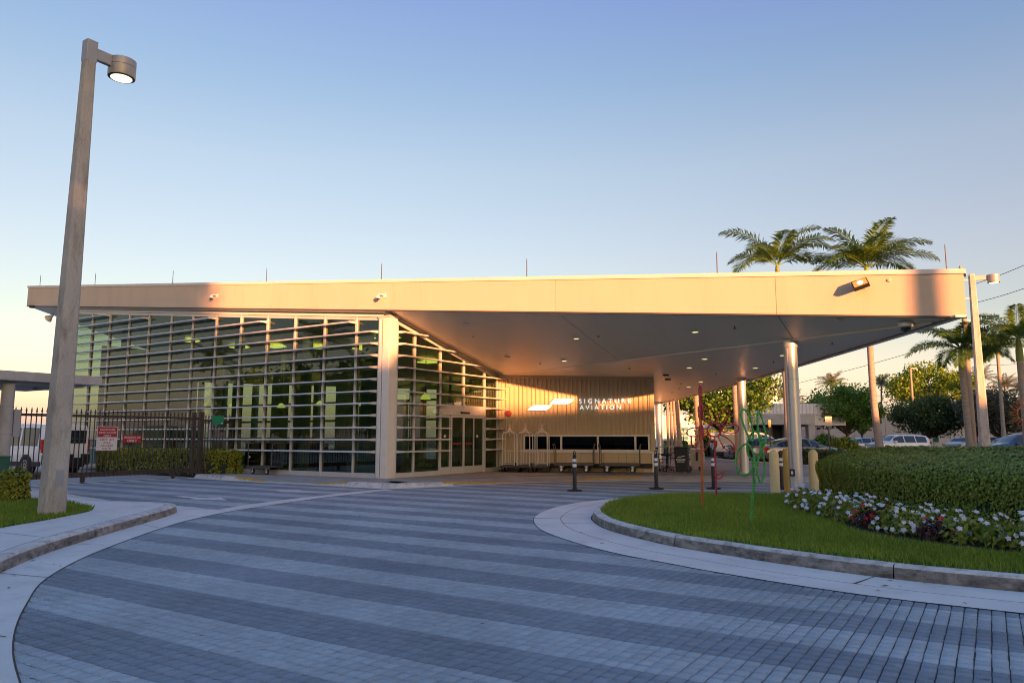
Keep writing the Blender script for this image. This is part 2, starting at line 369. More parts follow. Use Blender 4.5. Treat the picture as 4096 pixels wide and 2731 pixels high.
M['sand'] = mat('apron_concrete', (.38,.36,.34), .85, var=.1, scale=.2)
M['leafy_litter'] = mat('dry_leaf', (.16,.07,.035), .8, var=.3)
# ================================================================== THE SETTING: ground, driveway, kerbs, islands
def sheet(name, poly, z, m, parent=None, **t):
    o = MB().add([(p[0], p[1], z) for p in poly], [tuple(range(len(poly)))]).build(name, m, parent)
    if t: tag(o, **t)
    return o
def V2(l): return [Vector((p[0], p[1], 0)) for p in l]
def offs(path, d):                     # offset to the left of travel
    out = []; n = len(path)
    for i in range(n):
        t = (path[min(i+1, n-1)]-path[max(i-1, 0)]); t.normalize(); out.append(path[i]+Vector((-t.y, t.x, 0))*d)
    return out
def sweep(path, sec, z=None):          # sec: list of (offset, height or fn(i)) -> quads
    mb = MB(); n = len(path); rows = []
    for d, h in sec:
        rows.append([Vector((p.x, p.y, h(i) if callable(h) else h)) for i, p in enumerate(offs(path, d))])
    vs = [p for r in rows for p in r]; fs = []
    for r in range(len(rows)-1):
        for i in range(n-1): fs.append((r*n+i, r*n+i+1, (r+1)*n+i+1, (r+1)*n+i))
    return mb.add(vs, fs)
def cuts(path, step, start=0):
    out = [0]; acc = start
    for i in range(1, len(path)):
        acc += (path[i]-path[i-1]).length
        if acc >= step: out.append(i); acc = 0
    if out[-1] != len(path)-1: out.append(len(path)-1)
    return out
def shorten(seg, g):
    s = [p.copy() for p in seg]
    a = (s[1]-s[0]); s[0] += a.normalized()*min(g, a.length*.4); b = (s[-2]-s[-1]); s[-1] += b.normalized()*min(g, b.length*.4); return s

ground = sheet('ground', [(-900,-900),(900,-900),(900,900),(-900,900)], -.03, M['asphalt'], kind='structure')
sheet('airfield_apron', [(-300,-30),(-25.6,-30),(-25.6,60),(-300,200)], -.012, M['sand'], kind='structure')

# ---- right island
ISL = spline(V2([(9,23.5),(5,21.8),(1,20.5),(-2,19.5),(-4,18.7),(-5.6,18.0),(-6.6,17.0),(-7.0,15.6),(-6.85,14.2),(-6.44,12.96),(-6.02,12.2),(-5.46,11.45),(-4.73,10.78),(-3.79,10.12),(-2.94,9.74),(-2.29,9.47),(-1.16,9.13),(-.3,9.03),(1,9.05),(3,9.4),(5.5,10.4),(8,12.2)]), 5)
ISL_IN = +1      # interior lies to the left of travel
# ---- left island
LFT = spline(V2([(-1.5,.25),(-4.2,.95),(-6,1.75),(-7.6,2.7),(-9.34,4.15),(-10.31,5.05),(-11.16,6.03),(-12.47,7.68),(-13.33,8.76),(-13.95,9.35),(-14.55,9.50),(-15.3,9.32),(-16.5,9.15),(-18.3,9.6),(-21,10.1),(-24.4,10.4)]), 5)
# ---- walk along the building
WLK = spline(V2([(-24.9,16.95),(-23.83,16.84),(-22.58,16.73),(-21.32,16.67),(-19.55,16.62),(-17.63,16.6),(-16.29,16.55),(-15.0,16.52),(-14.45,16.82),(-14.2,17.6),(-13.87,18.32),(-13.58,19.33),(-13.14,20.8),(-12.4,21.95),(-11.75,22.75),(-10.9,23.55),(-9.68,24.24),(-6.31,25.89),(-4.91,26.65),(3,30.6),(12,35)]), 5)

GUT = 1.075
isl_outer = [tuple(p)[:2] for p in offs(ISL, -GUT+.06)]+[(12,14),(12,24)]
left_poly = [tuple(p)[:2] for p in LFT]+[(-30,10.4),(-30,-3),(-1.5,-3)]
walk_poly = [tuple(p)[:2] for p in offs(WLK, .1)]+[(12,60),(-30,60),(-30,17)]
lg = [(-1.0,1.25),(-3.2,1.78),(-5.17,2.45),(-6.34,2.94),(-7.5,3.57),(-8.6,4.27),(-9.85,5.41),(-11.29,7.08),(-12.19,8.26),(-12.55,8.85)]
lg = [tuple(p)[:2] for p in spline(V2(lg), 5)]
band_n = [(-13.1,9.93),(-13.62,11.55),(-14.12,13.53),(-14.42,16.45)]
band_f = [(-14.86,16.5),(-14.75,14.75),(-14.35,12.4),(-14.0,11.01),(-13.62,10.05),(-13.85,9.95),(-14.4,10.12),(-15.1,10.10),(-16.4,9.75),(-18.3,10.2),(-24.4,11.0)]
left_gutter = lg+band_n+band_f+[(-24.4,9),(-16,8),(-11,4),(-6,.6),(-1,0)]

# ---- driveway pavers
DX, DY, Y0 = .1, .121, 5.929
driveway = sheet('driveway', [(-25.2,1.0),(8,1.0),(12,12),(12,36),(-4,28),(-25.2,18)], -.010, M['bed'], kind='structure')
ix = np.arange(-51, 24); iy = np.arange(-9, 36)
BX, BY = np.meshgrid(ix*.5, Y0+iy*.605, indexing='ij'); SID = np.broadcast_to(iy[None, :], BX.shape)
cx, cy = BX.ravel()+.25, BY.ravel()+.3025; sid = SID.ravel()
dep = _fh[0]*cx+_fh[1]*cy; lat = _rt[0]*cx+_rt[1]*cy
keep = (dep > 3.2) & (np.abs(lat) < .70*dep+1.6) & (cx > -25)
for poly in (isl_outer, left_poly, walk_poly):
    corners = [inpoly(np.stack([cx+a, cy+b], 1), poly) for a in (-.25, .25) for b in (-.3, .3)]
    keep &= ~(corners[0] & corners[1] & corners[2] & corners[3])
corners = [inpoly(np.stack([cx+a, cy+b], 1), left_gutter) for a in (-.25, .25) for b in (-.3, .3)]
keep &= ~(corners[0] & corners[1] & corners[2] & corners[3])
cx, cy, sid, dep = cx[keep], cy[keep], sid[keep], dep[keep]
near = dep < 19
light = (sid % 2 == 0)
# far blocks: one face each
fx, fy, fl = cx[~near], cy[~near], light[~near]
Vf = np.stack([np.stack([fx+a*.25, fy+b*.3025, np.zeros_like(fx)], 1) for a, b in ((-1,-1),(1,-1),(1,1),(-1,1))], 1).reshape(-1, 3)
link('far_paving', np_mesh('far_paving', Vf, np.arange(len(Vf)).reshape(-1, 4), [M['pav_light'], M['pav_dark']], midx=(~fl).astype(int)), driveway)
# near blocks: real pavers
nx_, ny_, nl = cx[near], cy[near], light[near]
k5 = np.arange(5)-2
px_ = (nx_[:, None, None]+k5[None, :, None]*DX+np.zeros((1, 1, 5))).ravel(); py_ = (ny_[:, None, None]+k5[None, None, :]*DY+np.zeros((1, 5, 1))).ravel()
pl_ = np.repeat(nl, 25)
pd = _fh[0]*px_+_fh[1]*py_; pla = _rt[0]*px_+_rt[1]*py_
own = (np.abs(pla) < .675*pd) & (pd > 4.5)
covered = inpoly(np.stack([px_, py_], 1), isl_outer) | inpoly(np.stack([px_, py_], 1), left_gutter)
order = np.argsort(np.where(own & ~covered, pd, 1e9)); single = np.zeros(len(px_), bool); single[order[:300]] = True
def paver_verts(x, y, n):
    hx, hy, c = DX/2-.0030, DY/2-.0062, .0045
    dz = rng.normal(0, .0012, n); tx = rng.normal(0, .010, n); ty = rng.normal(0, .010, n); jx = rng.normal(0, .0012, n); jy = rng.normal(0, .0010, n)
    rows = []
    for (a, b, zz, ins) in ((-1,-1,0,c),(1,-1,0,c),(1,1,0,c),(-1,1,0,c),(-1,-1,-.011,0),(1,-1,-.011,0),(1,1,-.011,0),(-1,1,-.011,0)):
        ox = a*(hx-ins); oy = b*(hy-ins)
        rows.append(np.stack([x+ox+jx, y+oy+jy, zz+dz+tx*ox+ty*oy], 1))
    return np.stack(rows, 1)
PF = np.array([[0,1,2,3],[4,5,1,0],[5,6,2,1],[6,7,3,2],[7,4,0,3]])
mass = ~single; n = int(mass.sum())
Vp = paver_verts(px_[mass], py_[mass], n).reshape(-1, 3); Fp = (PF[None]+np.arange(n)[:, None, None]*8).reshape(-1, 4)
tag(link('paver_field', np_mesh('paver_field', Vp, Fp, [M['pav_light'], M['pav_dark']], midx=np.repeat((~pl_[mass]).astype(int), 5)), driveway), kind='stuff')
one = []
for mm in ('pav_light', 'pav_dark'):
    one.append(np_mesh('paver', paver_verts(np.zeros(1), np.zeros(1), 1).reshape(-1, 3), PF, M[mm]))
for i in np.nonzero(single)[0]:
    o = link('paver', one[0 if pl_[i] else 1], driveway); o.location = (px_[i]+random.gauss(0,.001), py_[i], random.gauss(0, .0012)); o.rotation_euler = (random.gauss(0,.010), random.gauss(0,.010), random.gauss(0,.006))

# ---- island gutters and kerb
isl = link('planting_island', None); tag(isl, kind='structure')
bedp = sweep(ISL, [(.0,.003),(-GUT-.012,.003)]).build('joint', M['bed'], isl)
for d0, d1, st, ph in ((-.03,-.575,5.5,1.0),(-.587,-GUT,4.2,.5)):
    c = cuts(ISL, st, ph)
    for a, b in zip(c[:-1], c[1:]):
        sweep(shorten(ISL[a:b+1], .006), [(d0,.007),(d1,.007)]).build('gutter_slab', M['concrete'], isl)
c = cuts(ISL, 3.0, 1.2)
def kerbseg(seg, parent, h=.15, wid=.17):
    s = shorten(seg, .006)
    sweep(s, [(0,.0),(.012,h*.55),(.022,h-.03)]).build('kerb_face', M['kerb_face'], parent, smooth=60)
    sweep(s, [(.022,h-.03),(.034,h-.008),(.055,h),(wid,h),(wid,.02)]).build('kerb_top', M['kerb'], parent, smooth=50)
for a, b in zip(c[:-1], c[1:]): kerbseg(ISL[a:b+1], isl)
lawn_poly = [tuple(p)[:2] for p in offs(ISL, .165)]+[(9.5,13),(11,18)]
sheet('lawn_soil', lawn_poly, .145, M['grassbed'], isl)
def zlawn(x, y): return .148
# ---- left island
lisl = link('entrance_island', None); tag(lisl, kind='structure')
sheet('gutter_slab', left_gutter, .006, M['concrete'], lisl)
edge = V2(lg+band_n)
sweep(edge, [(0,.0035),(-.014,.0035)]).build('joint', M['bed'], lisl)
edge = V2(band_f[:7]); sweep(edge, [(0,.0035),(-.012,.0035)]).build('joint', M['bed'], lisl)
def gj(p, q, w=.012, z=.0095, par=None, m=None, name='joint'):  # a saw-cut joint
    p = Vector((p[0], p[1], z)); q = Vector((q[0], q[1], z)); t = (q-p).normalized(); r = Vector((-t.y, t.x, 0))*w/2
    MB().add([p-r, q-r, q+r, p+r], [(0,1,2,3)]).build(name, m or M['bed'], par)
gj((-9.34,4.15),(-8.62,4.30), par=lisl); gj((-12.47,7.68),(-11.75,7.55), par=lisl); gj((-11.0,5.8),(-10.5,5.95), par=lisl); gj((-7.6,2.72),(-6.35,2.90), par=lisl); gj((-14.2,9.75),(-13.62,10.02), par=lisl); gj((-13.2,9.95),(-13.58,10.0), par=lisl)
c = cuts(LFT, 3.0, .4)
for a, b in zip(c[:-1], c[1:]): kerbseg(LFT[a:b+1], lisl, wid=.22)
lw = [tuple(p)[:2] for p in offs(LFT, .232)]
sheet('joint', [tuple(p)[:2] for p in offs(LFT, .21)]+[(-24.4,-3),(-1.5,-3)], .138, M['bed'], lisl)
LG = [tuple(p)[:2] for p in spline(V2([(-7,-.5),(-9.8,2.6),(-11.6,4.5),(-12.56,5.53),(-13.02,6.30),(-13.57,7.10),(-14.0,7.62),(-14.45,7.93),(-15.0,8.15),(-15.6,8.25),(-16.36,8.38),(-18.0,8.36),(-20,8.4),(-24.4,8.6)]), 4)]
sheet('sidewalk', lw+[(-24.4,8.9)]+LG[::-1]+[(-5,-2.5),(-1.5,-2)], .15, M['concrete'], lisl)
for p, q in (((-13.5,7.05),(-12.65,7.55)),((-12.3,5.25),(-10.9,5.35)),((-15.6,8.27),(-15.7,9.0)),((-11.2,4.2),(-9.7,4.15))): gj(p, q, .012, .153, lisl)
sheet('lawn_soil', LG+[(-24.4,-3),(-7,-3)], .148, M['grassbed'], lisl)

# ---- walk in front of the terminal, with dropped kerbs
walk = link('terminal_walk', None); tag(walk, kind='structure')
def hk(p):
    if p.y < 17.05 and p.x < -15.2:
        x = p.x
        if x < -22.3 or x > -16.7: return .13
        if x < -20.4: return .012+.118*(-20.4-x)/1.9
        if x < -18.4: return .012
        return .012+.118*(x+18.4)/1.7
    y = p.y
    if y < 18.6 or y > 23.7: return .13
    if y < 21.0: return .012+.118*(21.0-y)/2.4
    if y < 22.4: return .012
    return .012+.118*(y-22.4)/1.3
hs = [hk(p) for p in WLK]
sweep(WLK, [(-.012,.0035),(.01,.0035)]).build('joint', M['bed'], walk)
c = cuts(WLK, 4.0, 0)
for a, b in zip(c[:-1], c[1:]):
    s = WLK[a:b+1]; hh = hs[a:b+1]
    sweep(s, [(0,.007),(.33,.010)]).build('gutter_slab', M['concrete'], walk)
    ramp = lambda i, hh=hh: hh[i]
    sweep(s, [(.33,.010),(.40,lambda i, hh=hh: max(.011, hh[i]-.012)),(.46,lambda i, hh=hh: max(.0115, hh[i])),(.6,lambda i, hh=hh: max(.012, hh[i]))]).build('kerb', M['kerb'] if s[0].x < -14.4 else M['walk'], walk, smooth=50)
def flare(i0, i1):
    s = WLK[i0:i1+1]; hh = hs[i0:i1+1]
    sweep(s, [(.335,.012),(.40,lambda i: max(.014, hh[i]-.008)),(.46,lambda i: max(.0145, hh[i]+.003)),(.60,lambda i: max(.015, hh[i]+.003))]).build('painted_kerb_flare', M['yellow_kerb'], walk, smooth=50)
def idx(f): return [i for i, p in enumerate(WLK) if f(p)]
for f in (lambda p: p.y < 17.05 and -22.4 < p.x < -20.3, lambda p: p.y < 17.05 and -18.5 < p.x < -16.6, lambda p: p.x > -14.4 and 18.3 < p.y < 21.1, lambda p: 22.3 < p.y < 24.1):
    l = idx(f); flare(l[0], l[-1])
sweep(WLK, [(.6,lambda i: max(.012, hs[i])),(1.45,.13)]).build('walk_edge', M['walk'], walk, smooth=50)
wl_in = [tuple(p)[:2] for p in offs(WLK, 1.45)]
sheet('walk_slab', wl_in[:52]+[(-13.2,25.0),(-16.0,25.2),(-17.0,25.0),(-17.0,18.95),(-25.2,18.95)], .13, M['walk'], walk)
sheet('plaza_paving', wl_in[51:]+[(6,44),(-6.75,37.5),(-17,51),(-25,60),(-25,25.6),(-16.0,25.21),(-13.2,25.01)], .1305, M['pav_brown'], walk)
gj(G(2000,1886,.13)[:2], G(2555,1894,.13)[:2], .05, .1345, walk, M['white_paint'], 'painted_line')

# ---- painted marks on the driveway
def mark(name, pts, label): MB().add([tuple(G(x, y, .008)) for x, y in pts], [tuple(range(len(pts)))]).build(name, M['white_paint'], driveway)
k = .2551
mark('painted_arrow', [(500+x*k, 1800+y*k) for x, y in ((725,727),(905,713),(1290,750),(1495,733),(1605,785),(990,773),(1115,760),(860,733))], '')
k = .2976
mark('painted_arrow', [(1100+x*k, 1830+y*k) for x, y in ((-110,432),(370,428),(330,440),(630,462),(520,470),(0,458),(60,446))], '')
mark('painted_line', [(2651,1954),(3012,1959.5),(3012,1964),(2660,1960)], '')
# ================================================================== THE TERMINAL BUILDING
bld = thing('terminal_building', 'low glass and stucco terminal building with a huge sloping canopy roof', 'building', (-17, 19, 0))
bld_inv = Matrix.Translation(Vector((17, -19, 0)))
def bp(mb, name, m, parent=None, **k):   # a part given in world coordinates
    o = mb.build(name, m, None, **{a: b for a, b in k.items() if a in ('smooth', 'bevel')})
    o.parent = parent or bld
    if parent is None: o.matrix_parent_inverse = bld_inv
    return o
YF, YA, XB = 18.5, 18.9, -16.93
XL, XR = -41.2, -.27
def zs(x, y): return 4.05-.1*(x+.27)-.245*(y-18.5)      # front soffit plane
F0 = (-16.95, 25.55); F1 = (-.78, 18.78)
def foldY(x): return F0[1]+(x-F0[0])*(F1[1]-F0[1])/(F1[0]-F0[0])
zF0 = zs(*F0)
def zr(x, y): return zF0-.015*(x-F0[0])-.035*(y-F0[1])  # rear soffit plane
EAVE = [(-.27,18.5),(-1.73,20.5),(-4.88,25.4),(-8.2,30.5),(-11.85,35.8),(-16.7,42.4)]
def zsoff(x, y):
    if x < F0[0]: return zs(x, y)
    return zs(x, y) if y < foldY(x) else zr(x, y)
# fascia panels
seams = [XL, -34.6, -28.5, -22.5, -16.5, -10.28, -4.18, XR]
for a, b in zip(seams[:-1], seams[1:]):
    g = .006; a0, b0 = a+(g if a > XL else 0), b-(g if b < XR else 0)
    m = MB().hexa([(a0,YF,zs(a0,YF)),(b0,YF,zs(b0,YF)),(b0,YF+.09,zs(b0,YF)),(a0,YF+.09,zs(a0,YF))], [(a0,YF,zs(a0,YF)+.93),(b0,YF,zs(b0,YF)+.93),(b0,YF+.09,zs(b0,YF)+.93),(a0,YF+.09,zs(a0,YF)+.93)])
    bp(m, 'fascia_panel', M['stucco'])
    bp(MB().bar((a, YF+.04, zs(a,YF)-.022), (b, YF+.04, zs(b,YF)-.022), .10, .035), 'drip_trim', M['dark_trim'])
m = MB().hexa([(XL-.03,YF+.02,zs(XL,YF)+.02),(XR,YF+.02,zs(XR,YF)+.02),(XR,YF+.08,zs(XR,YF)+.02),(XL-.03,YF+.08,zs(XL,YF)+.02)], [(XL-.03,YF+.02,zs(XL,YF)+.92),(XR,YF+.02,zs(XR,YF)+.92),(XR,YF+.08,zs(XR,YF)+.92),(XL-.03,YF+.08,zs(XL,YF)+.92)])
bp(m, 'fascia_backing', M['dark_trim'])
cs = [XL-.05, -31, -20.5, -13.2, -7.0, XR+.05]
for a, b in zip(cs[:-1], cs[1:]):
    g = .003
    m = MB().hexa([(a+g,YF-.03,zs(a,YF)+.925),(b-g,YF-.03,zs(b,YF)+.925),(b-g,YF+.4,zs(b,YF)+.925),(a+g,YF+.4,zs(a,YF)+.925)], [(a+g,YF-.03,zs(a,YF)+1.03),(b-g,YF-.03,zs(b,YF)+1.03),(b-g,YF+.4,zs(b,YF)+1.03),(a+g,YF+.4,zs(a,YF)+1.03)])
    bp(m, 'coping', M['coping'])
# roof deck (closed mass above the soffit)
def deck(poly, zf): return MB().prism(poly, lambda p: zf(p[0], p[1])+.07, lambda p: zf(p[0], p[1])+.95)
bp(deck([(XL,YF+.1),(F0[0],YF+.1),F0,(F0[0],26.2),(XL,26.2)], zs), 'roof_deck', M['coping'])
bp(deck([(F0[0]+.002,YF+.1),(XR-.02,YF+.1),F1,F0], zs), 'roof_deck', M['coping'])
bp(deck([F0,F1]+EAVE[1:]+[(F0[0],42.4)], zr), 'roof_deck', M['coping'])
# soffit panels, split at the fascia seams
def soff(poly, zf, name='soffit_panel'):
    bp(MB().prism(poly, lambda p: zf(p[0], p[1]), lambda p: zf(p[0], p[1])+.06), name, M['soffit'])
for a, b in zip(seams[:-1], seams[1:]):
    a0, b0 = a+.012, b-.012
    if b <= -16.4: soff([(a0,YF+.12),(min(b0,-16.97),YF+.12),(min(b0,-16.97),26.1),(a0,26.1)], zs)
    else:
        a0 = max(a0, -16.94)
        if b > -1: soff([(a0,YF+.12),(-.52,YF+.12),(-.95,foldY(-.95)),(a0,foldY(a0))], zs)
        else: soff([(a0,YF+.12),(b0,YF+.12),(b0,foldY(b0)),(a0,foldY(a0))], zs)
ein = [(x-.16, y-.12) for x, y in EAVE]
soff([(-16.94,foldY(-16.94)+.01),(-.95,foldY(-.95)+.01)]+ein[1:]+[(-16.94,42.2)], zr)
for (x0,y0), (x1,y1) in zip(EAVE[:-1], EAVE[1:]):     # eave edge
    z0, z1 = zsoff(x0,y0)-.02, zsoff(x1,y1)-.02
    if x0 > -.5: z0 = zs(x0,y0)-.02
    bp(MB().hexa([(x0,y0,z0),(x1,y1,z1),(x1-.2,y1-.14,z1),(x0-.2,y0-.14,z0)], [(x0,y0,z0+.05),(x1,y1,z1+.05),(x1-.2,y1-.14,z1+.05),(x0-.2,y0-.14,z0+.05)]), 'eave_trim', M['soffit'])
    bp(MB().bar((x0-.2,y0-.14,z0-.004), (x1-.2,y1-.14,z1-.004), .03, .02), 'drip_trim', M['dark_trim'])
    bp(MB().bar((x0-.10-(.06 if x0 > -.5 else 0),y0-.07+(.10 if x0 > -.5 else 0),z0+.50), (x1-.10,y1-.07,z1+.50), .05, .84), 'eave_fascia', M['stucco'])
# left end
bp(MB().hexa([(XL,YF+.09,zs(XL,YF)),(XL+.08,YF+.09,zs(XL,YF)),(XL+.08,26.2,zs(XL,26.2)),(XL,26.2,zs(XL,26.2))], [(XL,YF+.09,zs(XL,YF)+.93),(XL+.08,YF+.09,zs(XL,YF)+.93),(XL+.08,26.2,zs(XL,26.2)+.93),(XL,26.2,zs(XL,26.2)+.93)]), 'end_fascia', M['stucco'])

# ---- glazed facade along the driveway (A) and entrance facade (B)
AM = [-37.1,-35.55,-34.05,-32.45,-30.92,-29.28,-27.77,-26.23,-24.67,-23.1,-21.56,-20.0,-18.44,-17.36]
BM = [19.26,20.21,21.68,23.14,24.54,25.47]
def topA(x): return zs(x, YA)-.12
def topB(y): return zs(XB, y)-.10
FLOOR = .13
for i, x in enumerate(AM):
    bp(MB().box(x-.036, x+.036, YA-.05, YA+.09, FLOOR, topA(x)), 'mullion', M['alum'])
for a, b in zip(AM[:-1], AM[1:]):
    a0, b0 = a+.036, b-.036
    bp(MB().hexa([(a0,YA+.01,FLOOR+.16),(b0,YA+.01,FLOOR+.16),(b0,YA+.022,FLOOR+.16),(a0,YA+.022,FLOOR+.16)], [(a0,YA+.01,topA(a0)-.10),(b0,YA+.01,topA(b0)-.10),(b0,YA+.022,topA(b0)-.10),(a0,YA+.022,topA(a0)-.10)]), 'glass_pane', M['glass'])
    bp(MB().box(a0+.001, b0-.001, YA-.035, YA+.08, FLOOR, FLOOR+.159), 'sill_rail', M['alum'])
    bp(MB().hexa([(a0+.001,YA-.035,topA(a0)-.105),(b0-.001,YA-.035,topA(b0)-.105),(b0-.001,YA+.08,topA(b0)-.105),(a0+.001,YA+.08,topA(a0)-.105)], [(a0+.001,YA-.035,topA(a0)),(b0-.001,YA-.035,topA(b0)),(b0-.001,YA+.08,topA(b0)),(a0+.001,YA+.08,topA(a0))]), 'head_rail', M['alum'])
bp(MB().bar((AM[0],YA-.06,topA(AM[0])+.06), (AM[-1]+.2,YA-.06,topA(AM[-1]+.2)+.06), .05, .10), 'soffit_trim', M['white_frame'])
DOOR0, DOOR1, DOORZ = 21.68, 24.54, 2.52
for y in BM:
    bp(MB().box(XB-.09, XB+.05, y-.045, y+.045, FLOOR, topB(y)), 'mullion', M['alum'])
for a, b in zip(BM[:-1], BM[1:]):
    a0, b0 = a+.045, b-.045; door = DOOR0-.1 < a < DOOR1-.1; zb = DOORZ if door else FLOOR
    bp(MB().hexa([(XB-.01,a0,zb+.16),(XB+.002,a0,zb+.16),(XB+.002,b0,zb+.16),(XB-.01,b0,zb+.16)], [(XB-.01,a0,topB(a0)-.10),(XB+.002,a0,topB(a0)-.10),(XB+.002,b0,topB(b0)-.10),(XB-.01,b0,topB(b0)-.10)]), 'glass_pane', M['glass'])
    bp(MB().box(XB-.08, XB+.035, a0+.001, b0-.001, zb, zb+.159), 'sill_rail', M['alum'])
    bp(MB().hexa([(XB-.08,a0+.001,topB(a0)-.105),(XB+.035,a0+.001,topB(a0)-.105),(XB+.035,b0-.001,topB(b0)-.105),(XB-.08,b0-.001,topB(b0)-.105)], [(XB-.08,a0+.001,topB(a0)),(XB+.035,a0+.001,topB(a0)),(XB+.035,b0-.001,topB(b0)),(XB-.08,b0-.001,topB(b0))]), 'head_rail', M['alum'])
# corner column
cc = MB(); cc.box(-17.31, XB+.10, YA-.12, 19.21, FLOOR, 5.50)
bp(cc, 'corner_column', M['white_frame'], bevel=.02)
bp(MB().box(-17.14, -17.125, YA-.125, YA-.119, FLOOR+.05, 5.45), 'column_joint', M['dark_trim'])
bp(MB().box(-17.33, XB+.12, YA-.14, 19.23, 5.501, 5.57), 'column_cap', M['alum'])
# louvers
ZL = [1.0+.4045*k for k in range(18)]
PRJ = .34
def louverA(x0, x1, z):
    pr = [(YA-.06,z),(YA-PRJ,z-.030),(YA-PRJ-.014,z-.008),(YA-PRJ,z+.018),(YA-.06,z+.025)]
    m = MB(); n = len(pr); m.add([(x0,y,zz) for y, zz in pr]+[(x1,y,zz) for y, zz in pr], [tuple(range(n)), tuple(range(2*n-1, n-1, -1))]+[(i,(i+1)%n,n+(i+1)%n,n+i) for i in range(n)])
    return m
def louverB(y0, y1, z):
    pr = [(XB+.06,z),(XB+PRJ,z-.030),(XB+PRJ+.014,z-.008),(XB+PRJ,z+.018),(XB+.06,z+.025)]
    m = MB(); n = len(pr); m.add([(x,y0,zz) for x, zz in pr]+[(x,y1,zz) for x, zz in pr], [tuple(range(n)), tuple(range(2*n-1, n-1, -1))]+[(i,(i+1)%n,n+(i+1)%n,n+i) for i in range(n)])
    return m
for z in ZL:
    ends = [x for x in AM[1:] if topA(x)-.13 > z]
    x1 = (-17.42 if z < topA(-17.42)-.10 else (max(ends) if ends else None))
    if x1 is None: continue
    bp(louverA(AM[0]-.1, x1-.06, z), 'louver', M['louver'])
    bp(MB().add([(x1-.06,YA-PRJ,z-.03),(x1+.03,YA-.05,z-.05),(x1+.03,YA-.05,z+.05),(x1-.06,YA-PRJ,z+.02),(x1-.05,YA-.05,z-.05),(x1-.05,YA-.05,z+.05)], [(0,1,2,3),(0,4,1),(3,2,5),(1,4,5,2)]), 'louver_bracket', M['alum'])
for k, z in enumerate(ZL):
    ye = 25.85
    if z > topB(25.85)-.08: ye = (zs(XB,0)-.10-z)/.245-.25
    if ye < 19.6: continue
    spans = [(19.34, ye)] if z > DOORZ+.1 else [(19.34, 21.95), (24.62, 25.85)]
    for a, b in spans:
        bp(louverB(a, b, z), 'louver', M['louver'])
        bp(MB().add([(XB+PRJ,a,z-.03),(XB+.05,a-.09,z-.05),(XB+.05,a-.09,z+.05),(XB+PRJ,a,z+.02),(XB+.05,a,z-.05),(XB+.05,a,z+.05)], [(0,1,2,3),(0,4,1),(3,2,5),(1,4,5,2)]), 'louver_bracket', M['alum'])
# sliding entrance door
door = link('sliding_door', None, bld); door.matrix_parent_inverse = bld_inv
def dp(mb, name, m): return bp(mb, name, m, door)
dp(MB().box(XB-.05, XB+.10, DOOR0+.046, DOOR1-.046, 2.30, DOORZ-.001), 'header', M['alum'])
dp(MB().box(XB+.10, XB+.17, 22.85, 23.35, 2.36, 2.43), 'motion_sensor', M['black'])
edges = [21.73, 22.32, 23.10, 23.79, 24.49]
for j, (a, b) in enumerate(zip(edges[:-1], edges[1:])):
    x = XB+(.05 if j in (1, 2) else .0); w = .055; fr = MB()
    for y0, y1, z0, z1 in ((a+.004, a+w, .14, 2.295), (b-w, b-.004, .14, 2.295), (a+w, b-w, .14, .40), (a+w, b-w, 2.21, 2.295)): fr.box(x-.025, x+.025, y0, y1, z0, z1)
    dp(fr, 'leaf_frame', M['alum']); dp(MB().box(x-.005, x+.005, a+w, b-w, .40, 2.21), 'leaf_glass', M['glass_door'])
    if j in (1, 2): dp(MB().box(x+.007, x+.010, a+.14, b-.14, 1.22, 1.27), 'door_sticker', M['red'])
    else: dp(MB().box(x+.007, x+.010, a+.22, a+.34, 1.48, 1.56), 'door_sticker', M['signwhite'])
dp(MB().box(XB+.026, XB+.09, edges[4]-.01, edges[4]+.05, .14, 2.295), 'jamb', M['alum'])
dp(MB().box(XB+.026, XB+.09, edges[1]-.04, edges[1]+.01, .14, 2.295), 'jamb', M['alum'])
# ---- corrugated sign wall
W0 = Vector((-16.86, 25.53, 0)); WD = Vector((.9320,.3625,0)); WN = Vector((.3625,-.9320,0)); WLEN = 6.20
def wp(s, d, z): return W0+WD*s+WN*d+Vector((0,0,z))
def wtop(s):
    p = wp(s, 0, 0); return zr(p.x, p.y)-.002
def wbox(s0, s1, d0, d1, z0, z1, mb=None):
    mb = mb or MB(); return mb.hexa([wp(s0,d0,z0),wp(s1,d0,z0),wp(s1,d1,z0),wp(s0,d1,z0)], [wp(s0,d0,z1),wp(s1,d0,z1),wp(s1,d1,z1),wp(s0,d1,z1)])
sw = link('sign_wall', None, bld); sw.matrix_parent_inverse = bld_inv
def sp(mb, name, m, **k): return bp(mb, name, m, sw, **k)
def corrug(s0, s1, z0f, z1f, pitch=.178):
    mb = MB(); pts = []; s = s0
    while s < s1-1e-6:
        for ds, d in ((0,0),(.085,0),(.105,.045),(.158,.045),(.178,0)):
            q = s+ds*pitch/.178
            if q <= s1+1e-6: pts.append((q, d))
        s += pitch
    vs = [wp(a, d, z0f) for a, d in pts]+[wp(a, d, (z1f(a) if callable(z1f) else z1f)) for a, d in pts]; n = len(pts)
    return mb.add(vs, [(i, i+1, n+i+1, n+i) for i in range(n-1)])
WIN0, WIN1, WZ0, WZ1 = 1.00, 6.02, .95, 1.58
sp(corrug(.0, 6.05, WZ1+.001, lambda a: wtop(a)-.115), 'corrugated_sheet', M['corr'])
sp(corrug(.0, WIN0-.01, .13, WZ1), 'corrugated_sheet', M['corr'])
sp(wbox(-.0, WLEN, -.12, -.06, .13, .86), 'wall_core', M['inner_dark'])
